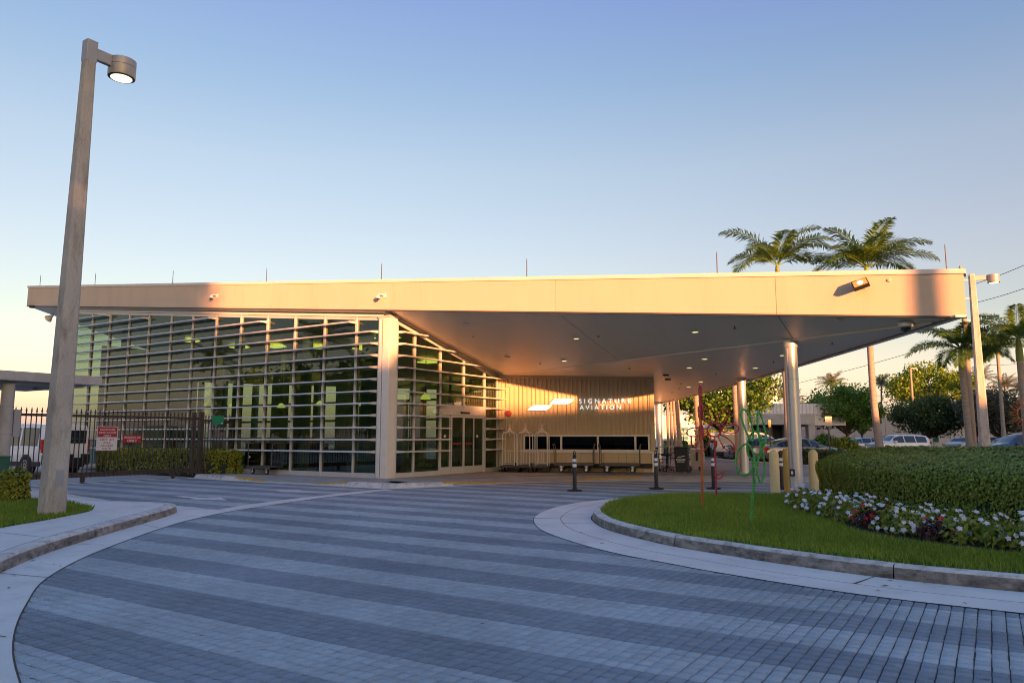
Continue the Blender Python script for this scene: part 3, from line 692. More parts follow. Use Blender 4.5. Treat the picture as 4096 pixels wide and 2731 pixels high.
m = MB().hexa([wp(0,.035,wtop(0)-.11),wp(WLEN,.035,wtop(WLEN)-.11),wp(WLEN,-.05,wtop(WLEN)-.11),wp(0,-.05,wtop(0)-.11)], [wp(0,.035,wtop(0)),wp(WLEN,.035,wtop(WLEN)),wp(WLEN,-.05,wtop(WLEN)),wp(0,-.05,wtop(0))]); sp(m, 'head_trim', M['corr'])
sp(MB().hexa([wp(0,-.06,1.7),wp(WLEN,-.06,1.7),wp(WLEN,-.1,1.7),wp(0,-.1,1.7)], [wp(0,-.06,wtop(0)),wp(WLEN,-.06,wtop(WLEN)),wp(WLEN,-.1,wtop(WLEN)),wp(0,-.1,wtop(0))]), 'wall_core', M['inner_dark'])
sp(wbox(6.05, WLEN+.02, -.06, .038, .93, wtop(6.1)-.12), 'corner_trim', M['corr'])
s = .0
while s < 6.05:                       # flat panels under the sill
    e = min(s+.30, 6.07); sp(wbox(s+.005, e-.005, -.05, .012, .13, .858), 'wainscot_panel', M['corr']); s = e
sp(wbox(6.08, WLEN+.03, -.05, .05, .13, .855), 'corner_post', M['white_frame'])
sp(wbox(.98, WLEN+.04, -.05, .075, .86, .925), 'sill', M['white_frame'], bevel=.006)
wb = [WIN0, 2.54, 4.00, 5.46, WIN1]
for s0, s1, z0, z1 in ((WIN0-.005,WIN1+.005,WZ1-.075,WZ1),(WIN0-.005,WIN1+.005,.926,1.0)): sp(wbox(s0, s1, -.03, .055, z0, z1), 'window_frame', M['white_frame'], bevel=.005)
for s0 in (WIN0, 2.50, 3.96, 5.42, WIN1-.075): sp(wbox(s0, s0+.075, -.028, .053, 1.001, WZ1-.076), 'window_frame', M['white_frame'], bevel=.005)
for a, b in zip(wb[:-1], wb[1:]): sp(wbox(a+.06 if a > WIN0 else a+.075, b-.04 if b < WIN1 else b-.075, .0, .01, 1.0, WZ1-.075), 'window_pane', M['glass_dark'])
sp(wbox(.9, 6.15, -1.3, -1.25, .5, 1.95), 'room_back', M['inner_dark']); sp(wbox(.9, 6.15, -1.25, -.13, .80, .86), 'room_ledge', M['inner_dark']); sp(wbox(.9, 6.15, -1.25, -.11, 1.75, 1.8), 'room_ceiling', M['inner_dark']); sp(wbox(.86, .9, -1.3, -.06, .5, 1.95), 'room_side', M['inner_dark']); sp(wbox(6.15, 6.19, -1.3, -.06, .5, 1.95), 'room_side', M['inner_dark']); sp(wbox(4.6, 5.2, -1.2, -1.0, .861, 1.25), 'counter_box', M['inner_wall'])
sp(wbox(.2, 6.1, .02, .12, .30, .46), 'bumper_rail', M['black'], bevel=.02)
sp(wbox(.03, .28, .03, .20, .131, .20), 'wheel_stop', M['black'])
sp(wbox(.30, .46, .035, .075, 3.50, 3.66), 'junction_box', M['corr'], bevel=.01)
# return wall and room behind
RD = Vector((-.373,.928,0)); R0 = wp(WLEN, -.02, 0)
def zt(p): return zr(p.x, p.y)-.005
R1 = R0+RD*13; m = MB().hexa([R0+Vector((0,0,.13)), R1+Vector((0,0,.13)), R1+Vector((-.2,-.1,.13)), R0+Vector((-.2,-.1,.13))], [R0+Vector((0,0,zt(R0))), R1+Vector((0,0,zt(R1))), R1+Vector((-.2,-.1,zt(R1))), R0+Vector((-.2,-.1,zt(R0)))])
bp(m, 'return_wall', M['white_frame'])
# ---- steel columns
col_d = []
def steel_column(p, r, z0=0.0, conduit=False, joint=False):
    zt_ = zsoff(p[0], p[1])-.004
    c_ = link('steel_column', None, bld); c_.matrix_parent_inverse = bld_inv
    bp(MB().lathe([(r,z0),(r,zt_-.16)], (p[0],p[1],0), 28), 'column_shaft', M['colmetal'], c_, smooth=True)
    bp(MB().lathe([(r+.018,zt_-.16),(r+.02,zt_)], (p[0],p[1],0), 28), 'column_collar', M['colmetal'], c_, smooth=True)
    if joint: bp(MB().lathe([(r+.002,2.98),(r+.002,2.99)], (p[0],p[1],0), 28), 'column_seam', M['pipe'], c_)
    if conduit:
        d = Vector((-p[0], -p[1], 0)).normalized(); d = Matrix.Rotation(radians(-28), 3, 'Z') @ d; q = Vector((p[0], p[1], 0))+d*(r+.014)
        bp(MB().cyl(q+Vector((0,0,.62)), q+Vector((0,0,zt_-.2)), .012), 'conduit', M['pipe'], c_)
        for z in (.8, 1.55, 2.3, 3.05, 3.6): bp(MB().box(q.x-.022,q.x+.022,q.y-.022,q.y+.022,z,z+.03), 'conduit_clip', M['pipe'], c_)
        bp(MB().box(q.x-.06,q.x+.06,q.y-.05,q.y+.04,.5,.68), 'outlet_box', M['black'], c_, bevel=.008); bp(MB().box(q.x-.028,q.x+.028,q.y-.056,q.y-.049,.55,.63), 'outlet_cover', M['white_cam'], c_)
    return c_
steel_column((-4.3, 20.38), .17, 0, True, True)
steel_column((-7.97, 28.93), .17, .13)
p = base_at(2637, 43); steel_column((p.x, p.y), .19, .13)
# ---- soffit fittings
def on_soffit(x, y):
    p = PL(x, y, (XR, YF, 4.05), (.1,.245,1)); rear = False
    if p.x > F0[0] and p.y > foldY(p.x): p = PL(x, y, (F0[0], F0[1], zF0), (.015,.035,1)); rear = True
    return p
for (x, y) in ((2306,1353),(2257,1442),(2781,1327),(2818,1435),(2757,1469),(3021,1471),(2803,1526),(2755,1547),(3131,1420)):
    p = on_soffit(x, y); dl = link('downlight', None, bld); dl.matrix_parent_inverse = bld_inv
    bp(MB().lathe([(.10,-.012),(.115,-.004),(.115,.01)], p, 20), 'trim_ring', M['soffit'], dl, smooth=True); bp(MB().lathe([(.085,-.016),(.085,-.008)], p, 20), 'lens', M['downglow'], dl)
for (x, y) in ((1866,1293),(2032,1428),(2362,1490),(3362,1281)):
    p = on_soffit(x, y); bp(MB().lathe([(.10,-.02),(.12,-.004),(.12,.01)], p, 18), 'unlit_downlight', M['white_frame'], smooth=True)
for (x, y) in ((1893,1342),(2160,1450),(2393,1340),(2938,1306),(3328,1369),(3094,1443),(2862,1492),(2724,1530),(2716,1552),(2688,1567),(2517,1470)):
    p = on_soffit(x, y); bp(MB().cyl(p+Vector((0,0,-.05)), p, .012, n=6).lathe([(.045,-.06),(.045,-.052)], p, 8), 'sprinkler_head', M['dark_trim'])
for (x, y) in ((2664,1498),(2672,1515)):
    p = on_soffit(x, y); bp(MB().box(p.x-.09,p.x+.09,p.y-.09,p.y+.09,p.z-.05,p.z+.01), 'soffit_fixture', M['black'])
# ---- interior seen through the glass
inn = link('interior', None, bld); inn.matrix_parent_inverse = bld_inv
def ip(mb, name, m, **k): return bp(mb, name, m, inn, **k)
ip(MB().box(-37, -17.0, 18.99, 25.8, .10, .135), 'floor', M['inner_floor'])
YB = 25.6
ip(MB().box(-37, -19.9, YB, YB+.2, .135, .55), 'back_wall', M['inner_wall'])
ip(MB().hexa([(-37,YB,4.5),(-17,YB,3.35),(-17,YB+.2,3.35),(-37,YB+.2,4.5)], [(-37,YB,zs(-37,YB)-.02),(-17,YB,zs(-17,YB)-.02),(-17,YB+.2,zs(-17,YB)-.07),(-37,YB+.2,zs(-37,YB)-.07)]), 'back_wall', M['inner_wall'])
for k_ in range(13):
    x = -36.9+k_*1.52; ip(MB().box(x, x+(.35,.85,.55)[k_ % 3], YB+.02, YB+.18, .551, 4.5-(x+37)*.0575), 'back_pier', M['inner_wall'])
for z in (1.35, 2.2, 3.05): ip(MB().box(-37, -19.9, YB+.06, YB+.12, z, z+.10), 'back_transom', M['inner_wall'])
ip(MB().box(-19.9, -17.0, YB, YB+.2, .135, 3.34), 'back_wall', M['inner_wall'])
ip(MB().box(-37.05,-36.95,20.2,25.6,.135,6.0), 'end_wall', M['inner_wall'])
for x, y in ((-35.6,20.6),(-31.4,20.7),(-27.2,20.8),(-23.0,20.8),(-19.0,20.8),(-33,24),(-28,24),(-23.5,24)):
    ip(MB().lathe([(.22,.135),(.22,zs(x,y)-.02)], (x,y,0), 16), 'interior_column', M['inner_wall'], smooth=True)
ip(MB().box(-18.6, -17.6, 19.35, 19.65, .135, 4.9), 'partition', M['inner_wall'])
ip(MB().box(-18.35, -18.2, 23.8, 25.5, .135, 3.9), 'partition', M['inner_wall'])
ip(MB().box(-22.3, -20.2, 23.6, 23.8, .135, 3.0), 'partition', M['inner_wall'])
ip(MB().box(-31, -26, 24.3, 25.0, .135, 1.2), 'reception_desk', M['inner_dark'])
for x, y, r in ((-34,21.6,.4),(-30.2,22,.1),(-26,21.4,.2),(-22.4,21.8,-.3),(-20.4,22.6,.5),(-25,24,.1),(-29,24.5,0)):
    a = MB(); a.box(x-.45,x+.45,y-.42,y+.42,.30,.52); a.box(x-.45,x+.45,y+.30,y+.45,.52,.95); a.box(x-.5,x-.38,y-.42,y+.45,.135,.70); a.box(x+.38,x+.5,y-.42,y+.45,.135,.70)
    ip(a, 'armchair', M['inner_dark'], bevel=.04)
for x, y, z in ((-22.9,21.5,2.75),(-20.6,21.6,2.7),(-19.0,23.4,3.0),(-27,23,2.8),(-31,23.4,2.9),(-18.0,22.2,2.9)):
    pe = link('pendant_lamp', None, bld); pe.matrix_parent_inverse = bld_inv
    bp(MB().lathe([(.19,z),(.18,z+.06),(.11,z+.16),(.03,z+.2)], (x,y,0), 16), 'lamp_shade', M['pendant'], pe, smooth=True); bp(MB().cyl((x,y,z+.2),(x,y,zs(x,y)-.01),.008,n=6), 'cord', M['black'], pe)
for x, y in ((-19.0,21.2),(-21.5,22.6),(-24.4,22.8),(-27.4,23.0),(-30.5,23.4),(-19.2,24.0),(-33.5,22.8)):
    z = zs(x, y)-.03; ip(MB().box(x-.5,x+.5,y-.3,y+.3,z-.05,z), 'ceiling_light_panel', M['inner_light'])
ip(MB().lathe([(.20,.135),(.25,.30),(.25,.62),(.24,.64)], (-19.4,19.9,0), 18), 'basket_planter', M['signwhite'])
ip(MB().box(-18.2,-17.9,19.06,19.07,.85,1.2), 'window_notice', M['signwhite'])
# ================================================================== SIGN, FIXTURES AND ROOF FITTINGS
def place_text(name, me, origin, xdir, nrm, m, parent=None):
    x = Vector(xdir).normalized(); n = Vector(nrm).normalized(); z = n.cross(x)
    me.materials.clear(); me.materials.append(m)
    o = link(name, me, parent)
    mw = Matrix(((x.x, z.x, n.x, origin[0]), (x.y, z.y, n.y, origin[1]), (x.z, z.z, n.z, origin[2]), (0,0,0,1)))
    return o, mw
def leafshape(s0, s1, z0, z1):
    """slanted leaf of the emblem: curved left end, curved right end"""
    w = s1-s0; h = z1-z0; pts = []
    for t in (0,.25,.5,.75,1): pts.append((s0+w*.03+w*.93*t*.77*1.0, z0))
    out = [(s0, z0+h*.04)]
    out += [(s0+w*.70, z0), (s0+w*.80, z0+h*.10), (s0+w*.88, z0+h*.34), (s0+w*.95, z0+h*.68), (s0+w, z0+h*.97)]
    out += [(s0+w*.31, z1), (s0+w*.22, z0+h*.91), (s0+w*.13, z0+h*.66), (s0+w*.06, z0+h*.34)]
    return out
sign = thing('wall_sign', 'lit white company name and two-leaf emblem mounted on the corrugated beige wall', 'sign', wp(1.2, .06, 2.5))
si = sign.location.copy()
def sgn(o): o.location = o.location-si; o.parent = sign; return o
for s0, s1, z0, z1 in ((1.18,2.19,2.54,2.76),(2.08,3.09,2.79,3.01)):
    pts = [wp(s, .09, z) for s, z in leafshape(s0, s1, z0, z1)]
    e = MB().extr(pts, WN*.03).build('emblem_leaf', M['sign_white']); sgn(e)
    pts = [wp(s0+(s-s0)*1.015-.012, .078, z-.014) for s, z in leafshape(s0, s1, z0, z1)]
    e = MB().extr(pts, WN*.011).build('emblem_edge', M['black']); sgn(e)
def wall_letters(txt, s0, z0, wid, hgt):
    me = text_mesh(txt, 1.0, .02, bold=.0); xs = [v.co.x for v in me.vertices]; ys = [v.co.y for v in me.vertices]
    a, b, c_, d_ = min(xs), max(xs), min(ys), max(ys)
    for v in me.vertices: v.co.x = (v.co.x-a)/(b-a)*wid; v.co.y = (v.co.y-c_)/(d_-c_)*hgt; v.co.z *= 1.0
    o, mw = place_text('lettering', me, wp(s0, .10, z0), WD, WN, M['sign_white']); o.matrix_world = mw
    o.location = o.location-si; o.parent = sign
def spaced(t): return ' '.join(t)
wall_letters('S I G N A T U R E', 3.28, 2.815, 2.03, .175); wall_letters('A V I A T I O N', 3.30, 2.565, 1.62, .175)
for s in (3.2, 3.6, 4.2, 4.8, 5.2): sgn(wbox(s-.01, s+.01, .033, .085, 2.80, 2.81).build('standoff', M['black']))
sgn(wbox(3.05, 5.3, .05, .065, 2.835, 2.85).build('mounting_rail', M['corr'])); sgn(wbox(3.25, 4.95, .05, .065, 2.585, 2.6).build('mounting_rail', M['corr']))

o = MB().lathe([(.0,-.035),(.125,-.035),(.125,.0),(.11,.03),(.05,.045),(.0,.047)], (0,0,0), 28, 'y').build('alarm_bell', M['bellred'], smooth=True)
o.location = wp(.40, .09, 2.43); o.rotation_euler = (0, 0, atan2(WN.y, WN.x)-pi/2); tag(o, 'round red alarm bell on the beige wall beside the entrance', 'alarm bell')

for i, (x, nm) in enumerate(((93,'far left'),(219,'a'),(397,'b'),(612,'c'),(876,'d'),(1210,'e'),(1648,'f'),(2176,'g'))):
    p = AY(x*1.7415, 1115, YF+.25); X = p.x; z = zs(X, YF)+1.03
    lab = ['thin lightning rod at the far left end of the roof', 'thin lightning rod on the roof just right of the tall concrete lamp post', 'lightning rod on the roof edge, third from the left', 'lightning rod on the roof edge, fourth from the left', 'lightning rod on the roof above the corner column', 'lightning rod on the roof above the white emblem', 'lightning rod on the roof left of the palm crowns', 'lightning rod at the right end of the roof'][i]
    r = thing('lightning_rod', lab, 'lightning rod', (X, YF+.25, z), 0, 'lightning rods along the roof edge')
    MB().tube([(0,0,0),(0,0,.55),(0,0,.62)], [.015,.012,.002], 6).build('rod', M['dark_trim'], r); MB().box(-.05,.05,-.05,.05,0,.03).build('base_plate', M['pipe'], r)

p = AY(3442, 1137, YF-.22)
fl = thing('floodlight', 'lit black floodlight on the right part of the fascia', 'floodlight', p, 0)
hd = MB().box(-.17,.17,-.05,.05,-.12,.12).build('housing', M['black'], fl, bevel=.01); hd.rotation_euler = (radians(-38), radians(-18), radians(8))
e = MB().box(-.145,.145,-.056,-.051,-.095,.095).build('reflector', M['bollard2'], hd); e = MB().lathe([(.0,-.064),(.065,-.064),(.068,-.058),(.0,-.057)], (0,0,0), 20, 'y').build('lens', M['lampglow'], hd)
for k_ in range(7): MB().box(-.15+k_*.046,-.13+k_*.046,.051,.10,-.06,.16).build('cooling_fin', M['black'], hd)
MB().bar((0,.03,-.02),(0,.22,-.03),.05,.03).box(-.06,.06,.20,.219,-.08,.04).build('bracket', M['pipe'], fl)
o = MB().lathe([(.0,-.03),(.03,-.03),(.045,0),(.0,.001)], (0,0,0), 14, 'y').build('knockout_cover', M['stucco'], smooth=True); o.location = AY(3556,1121,YF-.0); tag(o, 'small round cover plate on the fascia right of the floodlight', 'cover plate')

p = on_soffit(3622, 1290)
dc = thing('dome_camera', 'white dome security camera under the right corner of the canopy', 'security camera', p)
MB().lathe([(.15,.0),(.16,-.03),(.155,-.09),(.13,-.11)], (0,0,0), 24).build('housing', M['white_cam'], dc, smooth=True); MB().lathe([(.118,-.108),(.115,-.14),(.09,-.19),(.04,-.22),(.005,-.226)], (0,0,0), 24).build('dome', M['car_glass'], dc, smooth=True)
for x, y, lab in ((852,1188,'white security camera on the left part of the fascia'),(1520,1188,'white gooseneck security camera on the fascia above the corner column')):
    p = AY(x, y, YF-.12); c_ = thing('security_camera', lab, 'security camera', p, 0, 'security cameras on the fascia')
    MB().tube(spline([(.11,.12,.06),(.06,.02,.09),(-.02,-.03,.09),(-.05,-.04,.03)],4), .022, 8).build('arm', M['white_cam'], c_, smooth=True); MB().box(.06,.16,.095,.119,-.01,.13).build('wall_plate', M['white_cam'], c_)
    MB().lathe([(.06,.04),(.075,.0),(.075,-.04)], (-.05,-.04,0), 16).build('housing', M['white_cam'], c_, smooth=True); MB().lathe([(.07,-.04),(.05,-.09),(.01,-.11)], (-.05,-.04,0), 16).build('dome', M['car_glass'], c_, smooth=True)
p = on_soffit(212, 1252)
hs_ = thing('horn_speaker', 'beige horn loudspeaker hanging under the left end of the roof', 'loudspeaker', p)
MB().tube([(.05,0,-.10),(-.05,-.03,-.16),(-.25,-.10,-.30)], [.05,.07,.20], 14).build('horn', M['coping'], hs_, smooth=True); MB().cyl((0,0,0),(0,0,-.1),.02).build('bracket', M['dark_trim'], hs_)
p = on_soffit(128, 1222); o = MB().lathe([(.14,0),(.14,-.08),(.1,-.12)], (0,0,0), 16).build('soffit_lamp', M['black'], smooth=True); o.location = p; tag(o, 'dark round fitting under the far left roof corner', 'fitting')

# ================================================================== BELL CARTS, TRUCKS, DELINEATORS, BOLLARDS
def make_bell_cart():
    t = thing('bell_cart', '', 'luggage cart')
    MB().prism([(x, y) for x, y in ((-.29,-.42),(.29,-.42),(.33,-.38),(.33,.38),(.29,.42),(-.29,.42),(-.33,.38),(-.33,-.38))], .19, .25).build('platform', M['deckwood'], t); MB().box(-.34,.34,-.43,.43,.17,.189).build('bumper', M['rubber'], t)
    for y in (-.30, .30):
        path = spline([(-.24,y,.25),(-.24,y,1.1),(-.235,y,1.38),(-.20,y,1.50),(-.12,y*.75,1.545),(0,y*.55,1.55),(.12,y*.75,1.545),(.20,y,1.50),(.235,y,1.38),(.24,y,1.1),(.24,y,.25)], 4)
        MB().tube(path, .019, 10).build('arch_tube', M['metal'], t, smooth=True)
    for y in (-.30,):
        for z in (.82, .36, .30): MB().cyl((-.235,y,z),(.235,y,z),.013,n=8).build('cross_rail', M['metal'], t, smooth=True)
        for x in (-.10, .0, .10): MB().cyl((x,y,.36),(x,y,.82),.011,n=8).build('vertical_bar', M['metal'], t, smooth=True)
    MB().cyl((-.235,.30,.82),(.235,.30,.82),.013,n=8).build('cross_rail', M['metal'], t, smooth=True)
    MB().cyl((0,-.17,1.55),(0,.17,1.55),.014).cyl((-.2,0,1.5),(.2,0,1.5),.012).build('top_bar', M['metal'], t, smooth=True)
    MB().lathe([(.115,1.56),(.105,1.60),(.075,1.645),(.05,1.69),(.03,1.73),(.018,1.76),(.015,1.79)], (0,0,0), 18).build('bell_top', M['metal'], t, smooth=True); MB().lathe([(.005,1.775),(.03,1.79),(.042,1.82),(.03,1.85),(.005,1.862)], (0,0,0), 14).build('ball_finial', M['metal'], t, smooth=True)
    MB().lathe([(.006,1.40),(.02,1.42),(.02,1.44),(.006,1.50)], (0,0,0), 10).build('hanger_hook', M['metal'], t, smooth=True)
    for x in (-.25, .25):
        for y in (-.33, .33):
            w = MB().lathe([(.03,-.022),(.075,-.022),(.08,-.012),(.08,.012),(.075,.022),(.03,.022)], (x,y,.08), 16, 'x').build('caster_wheel', M['rubber'], t, smooth=True); MB().box(x-.03,x+.03,y-.03,y+.03,.12,.172).build('caster_fork', M['pipe'], t)
    return t
bc = make_bell_cart()
for i, (s, lab) in enumerate(((.56,'chrome bell cart nearest the entrance doors'),(1.19,'middle one of the three chrome bell carts'),(1.86,'chrome bell cart farthest from the doors, beside the flatbed trucks'))):
    o = bc if i == 0 else copy_tree(bc)
    o.location = wp(s, .62, .131); o.rotation_euler = (0, 0, atan2(WD.y, WD.x)+(.02, -.03, .03)[i]); tag(o, lab, 'luggage cart', 'chrome bell carts by the sign wall')
def make_truck(L=1.5, wid=.7, hh=.78, zd=.30):
    t = thing('platform_truck', '', 'luggage cart')
    MB().box(-L/2,L/2,-wid/2,wid/2,zd,zd+.05).build('deck', M['deckwood'], t, bevel=.008); MB().box(-L/2,L/2,-wid/2-.012,-wid/2-.001,zd-.04,zd+.06).box(-L/2,L/2,wid/2+.001,wid/2+.012,zd-.04,zd+.06).build('deck_edge', M['truck'], t)
    for sx in (-1, 1):
        x = sx*L/2; path = spline([(x,-wid*.42,zd),(x,-wid*.42,zd+.5),(x-sx*-.03,-wid*.42,zd+hh-.07),(x+sx*.05,-wid*.34,zd+hh),(x+sx*.05,wid*.34,zd+hh),(x-sx*-.03,wid*.42,zd+hh-.07),(x,wid*.42,zd+.5),(x,wid*.42,zd)], 4)
        h = MB().tube(path, .018, 8).build('handle_frame', M['truck'], t, smooth=True)
        for z in (zd+.22, zd+.5): MB().cyl((x,-wid*.42,z),(x,wid*.42,z),.012,n=8).build('cross_rail', M['truck'], t)
    for x in (-L/2+.27, L/2-.27):
        for y in (-wid/2+.08, wid/2-.08):
            w = MB().lathe([(.03,-.025),(.10,-.025),(.11,-.015),(.11,.015),(.10,.025),(.03,.025)], (x,y,.11), 18, 'y').build('caster_wheel', M['rubber'], t, smooth=True); MB().lathe([(.0,-.03),(.055,-.03),(.055,.03),(.0,.03)], (x,y,.11), 14, 'y').build('hub', M['metal'], w)
            MB().box(x-.05,x+.05,y-.04,y+.04,.2,zd-.001).bar((x,y-.035,.11),(x+.03,y-.035,.22),.012,.05).build('caster_fork', M['metal'], t)
    return t
tr = make_truck()
for i, (s, d, lab) in enumerate(((3.12,.62,'grey flatbed luggage truck next to the bell carts'),(4.88,.60,'dark flatbed luggage truck at the right end of the sign wall'))):
    o = tr if i == 0 else copy_tree(tr); o.location = wp(s, d, .131); o.rotation_euler = (0, 0, atan2(WD.y, WD.x)+(.02, -.02)[i]); tag(o, lab, 'luggage cart', 'flatbed luggage trucks by the sign wall')
o = make_truck(1.35, .72, .86, .26); o.location = G(1042, 1897, .13)+Vector((0,.25,0)); o.rotation_euler = (0,0,radians(-2)); tag(o, 'dark flatbed luggage cart with two tube handles in front of the louvered glass', 'luggage cart')
q = o.location
lk = MB().lathe([(.0,-.02),(.03,-.02),(.035,0),(.0,.02)], (-.45,-.40,.63), 12, 'y').build('handle_tag', M['signwhite'], o)

def make_delin():
    t = thing('delineator_post', '', 'delineator')
    MB().lathe([(.21,0),(.22,.015),(.21,.035),(.08,.05),(.06,.07)], (0,0,0), 8).build('rubber_base', M['rubber'], t); MB().lathe([(.055,.06),(.055,.90),(.045,.93)], (0,0,0), 18).build('post', M['black'], t, smooth=True)
    for z in (.66, .80): MB().lathe([(.0575,z),(.0575,z+.085)], (0,0,0), 18).build('reflective_band', M['reflect'], t, smooth=True)
    MB().lathe([(.045,.93),(.05,.95),(.05,.98),(.03,1.0)], (0,0,0), 14).build('cap', M['black'], t, smooth=True)
    MB().tube([Vector((.032*cos(a), 0, 1.045+.05*sin(a))) for a in np.linspace(0, 2*pi, 14)[:-1]], .013, 6, True).build('grip_loop', M['black'], t, smooth=True)
    return t
dl = make_delin()
for i, (x, y, lab) in enumerate(((2299,1963,'black delineator post with white bands standing alone in front of the sign wall'),(2626,1955,'black delineator post at the right corner of the sign wall'),(2855,1955,'black delineator post behind the red flower sculpture'),(3128,1955,'black delineator post mostly hidden behind the cream bollards'))):
    o = dl if i == 0 else copy_tree(dl); o.location = G(x, y, 0); o.rotation_euler = (0,0,.3*i); tag(o, lab, 'delineator', 'black delineator posts in the driveway')

def make_bollard(m):
    t = thing('bollard', '', 'bollard'); prof = [(.118,0),(.118,1.02)]+[(.118*cos(a), 1.02+.15*sin(a)) for a in np.linspace(.15, 1.5, 7)]
    b = MB(); n = 36; rows = []
    for r, z in prof:
        for k_ in range(n):
            a = 2*pi*k_/n; g = 1-.035*max(0, cos(6*a))**8; b.v.append((r*g*cos(a), r*g*sin(a), z))
    for i in range(len(prof)-1):
        for k_ in range(n): b.f.append((i*n+k_, i*n+(k_+1) % n, (i+1)*n+(k_+1) % n, (i+1)*n+k_))
    b.f.append(tuple((len(prof)-1)*n+k_ for k_ in range(n)))
    b.build('sleeve', m, t, smooth=50); return t
for x, dist, m, lab in ((3092,18.9,'bollard','cream round-topped bollard left of the steel column, nearest the green flower'),(3145,20.7,'bollard2','amber bollard half hidden behind the steel column'),(3248,19.6,'bollard','cream round-topped bollard beside the big hedge')):
    o = make_bollard(M[m]); o.location = base_at(x, dist, .009); tag(o, lab, 'bollard', 'bollards around the steel column')

# ================================================================== ROPE FLOWER SCULPTURES
def rope(path, r, wind=.05, closed=False):
    """a rod wound with tinsel: thin core plus two helices"""
    path = [Vector(p) for p in path]; core = MB().tube(path, r*.72, 8, closed)
    pts = path+([path[0]] if closed else []); seg = [0]
    for i in range(1, len(pts)): seg.append(seg[-1]+(pts[i]-pts[i-1]).length)
    L = seg[-1]; n = int(L/(wind/9)); hel = [[], []]; pu = None
    for k_ in range(n+1):
        s = L*k_/n; i = min(np.searchsorted(seg, s, 'right')-1, len(pts)-2); t = (s-seg[i])/max(1e-6, seg[i+1]-seg[i]); p = pts[i].lerp(pts[i+1], t); T = (pts[i+1]-pts[i]).normalized()
        u = pu if pu is not None else (Vector((0,0,1)) if abs(T.z) < .9 else Vector((1,0,0))); a = T.cross(u).normalized(); u = a.cross(T).normalized(); pu = u
        for j in (0, 1):
            ph = 2*pi*s/wind+j*pi; rr = r*(1+.18*math.sin(s*37+j)); hel[j].append(p+(a*cos(ph)+u*sin(ph))*rr)
    for h in hel: core.tube(h, r*.42, 5)
    return core
def ring_pts(c, R, ax, ay, n=28, a0=0, a1=2*pi): return [c+ax*(R*cos(a))+ay*(R*sin(a)) for a in np.linspace(a0, a1, n+1)[:-1]]
def petal(c, ang, r0, length, width, ax, ay, n=26):
    d = ax*cos(ang)+ay*sin(ang); s = ax*(-sin(ang))+ay*cos(ang); out = []
    for k_ in range(n):
        t = 2*pi*k_/n; l = (1-cos(t))/2; w = sin(t)*(.55+.45*l); out.append(c+d*(r0+length*l)+s*(w*width))
    return out
RT = Vector(_rt); UPV = Vector((0,0,1))
# red one faces the camera
b = G(2866, 1990, .16); c0 = Vector((0,0,1.49)); t = thing('flower_sculpture', 'red rope-wrapped wire flower with six petals and a small leaf loop', 'sculpture', b, YAW)
X1 = Vector((1,0,0)); Zv = Vector((0,0,1)); lean = Vector((0,.05,0))
rope([Vector((0,0,-.05)), Vector((.0,0,.7)), c0-Zv*.20], .017).build('stem', M['rope_red'], t, smooth=True)
rope(ring_pts(c0, .15, X1, Zv), .0145, closed=True).build('centre_ring', M['rope_red'], t, smooth=True)
for a, L_, w_ in ((117,.46,.10),(55,.42,.125),(4,.40,.13),(-48,.47,.13),(186,.47,.12),(230,.46,.14)): rope(petal(c0, radians(a), .15, L_, w_, X1, Zv), .0125, closed=True).build('petal', M['rope_red'], t, smooth=True)
rope([Vector((.02,0,.50)), Vector((.09,0,.53)), Vector((.17,0,.56)), Vector((.165,0,.49)), Vector((.10,0,.42)), Vector((.02,0,.41))], .011, closed=True).build('leaf_loop', M['rope_red'], t, smooth=True)
# orange one seen from its edge
b = G(2810, 2026, .16); t = thing('flower_sculpture', 'tall thin orange rope-wrapped flower seen edge on', 'sculpture', b, YAW)
H = 2.30; Yv = Vector((.16,1,0)).normalized(); c0 = Vector((.02,0,1.62))
rope([Vector((0,0,-.05)), Vector((.01,0,.8)), Vector((.02,0,1.45))], .019).build('stem', M['rope_orange'], t, smooth=True)
rope(ring_pts(c0, .15, Yv, Zv), .0145, closed=True).build('centre_ring', M['rope_orange'], t, smooth=True)
for a, L_ in ((90,.60),(75,.56),(30,.42),(-30,.42),(150,.42),(210,.42),(105,.58)): rope(petal(c0, radians(a), .15, L_, .11, Yv, Zv), .0125, closed=True).build('petal', M['rope_orange' if a < 80 else 'rope_red'] if a not in (90,) else M['rope_orange'], t, smooth=True)
# green one, three-quarter view
b = G(3004, 2097, .16); t = thing('flower_sculpture', 'bright green rope-wrapped flower with four loop petals on the lawn', 'sculpture', b, YAW)
k_ = 11.68/2990.0
def gp(x, y): return Vector(((x-3004)*k_, 0, (1746-y)*k_*1.0+1.5-.16))
kx = 800/1792.
def g5(pts, dy=0): return spline([gp(2600+x*kx, 1450+y*kx)+Vector((0,dy*math.sin(i*2*pi/len(pts)),0)) for i, (x, y) in enumerate(pts)], 5, True)
rope([gp(3004,2105), gp(3012,2010), gp(3022,1925), gp(3022,1830)], .018).build('stem', M['rope_green'], t, smooth=True)
for pts in (((850,470),(880,420),(925,430),(955,500),(965,600),(955,640),(935,690),(905,680),(870,610),(855,540)), ((1000,480),(1025,440),(1055,470),(1075,560),(1075,650),(1050,720),(1005,740),(985,660),(985,560)), ((915,740),(880,735),(835,790),(810,880),(815,960),(850,1005),(890,990),(925,930),(940,880),(935,800)), ((1020,770),(1050,800),(1068,900),(1055,990),(1020,1050),(985,1065),(965,1010),(960,940)), ((960,620),(925,700),(920,800),(950,870),(985,850),(1020,760),(1005,680),(980,630))):
    rope(g5(pts, .12), .0135, closed=True).build('petal', M['rope_green'], t, smooth=True)
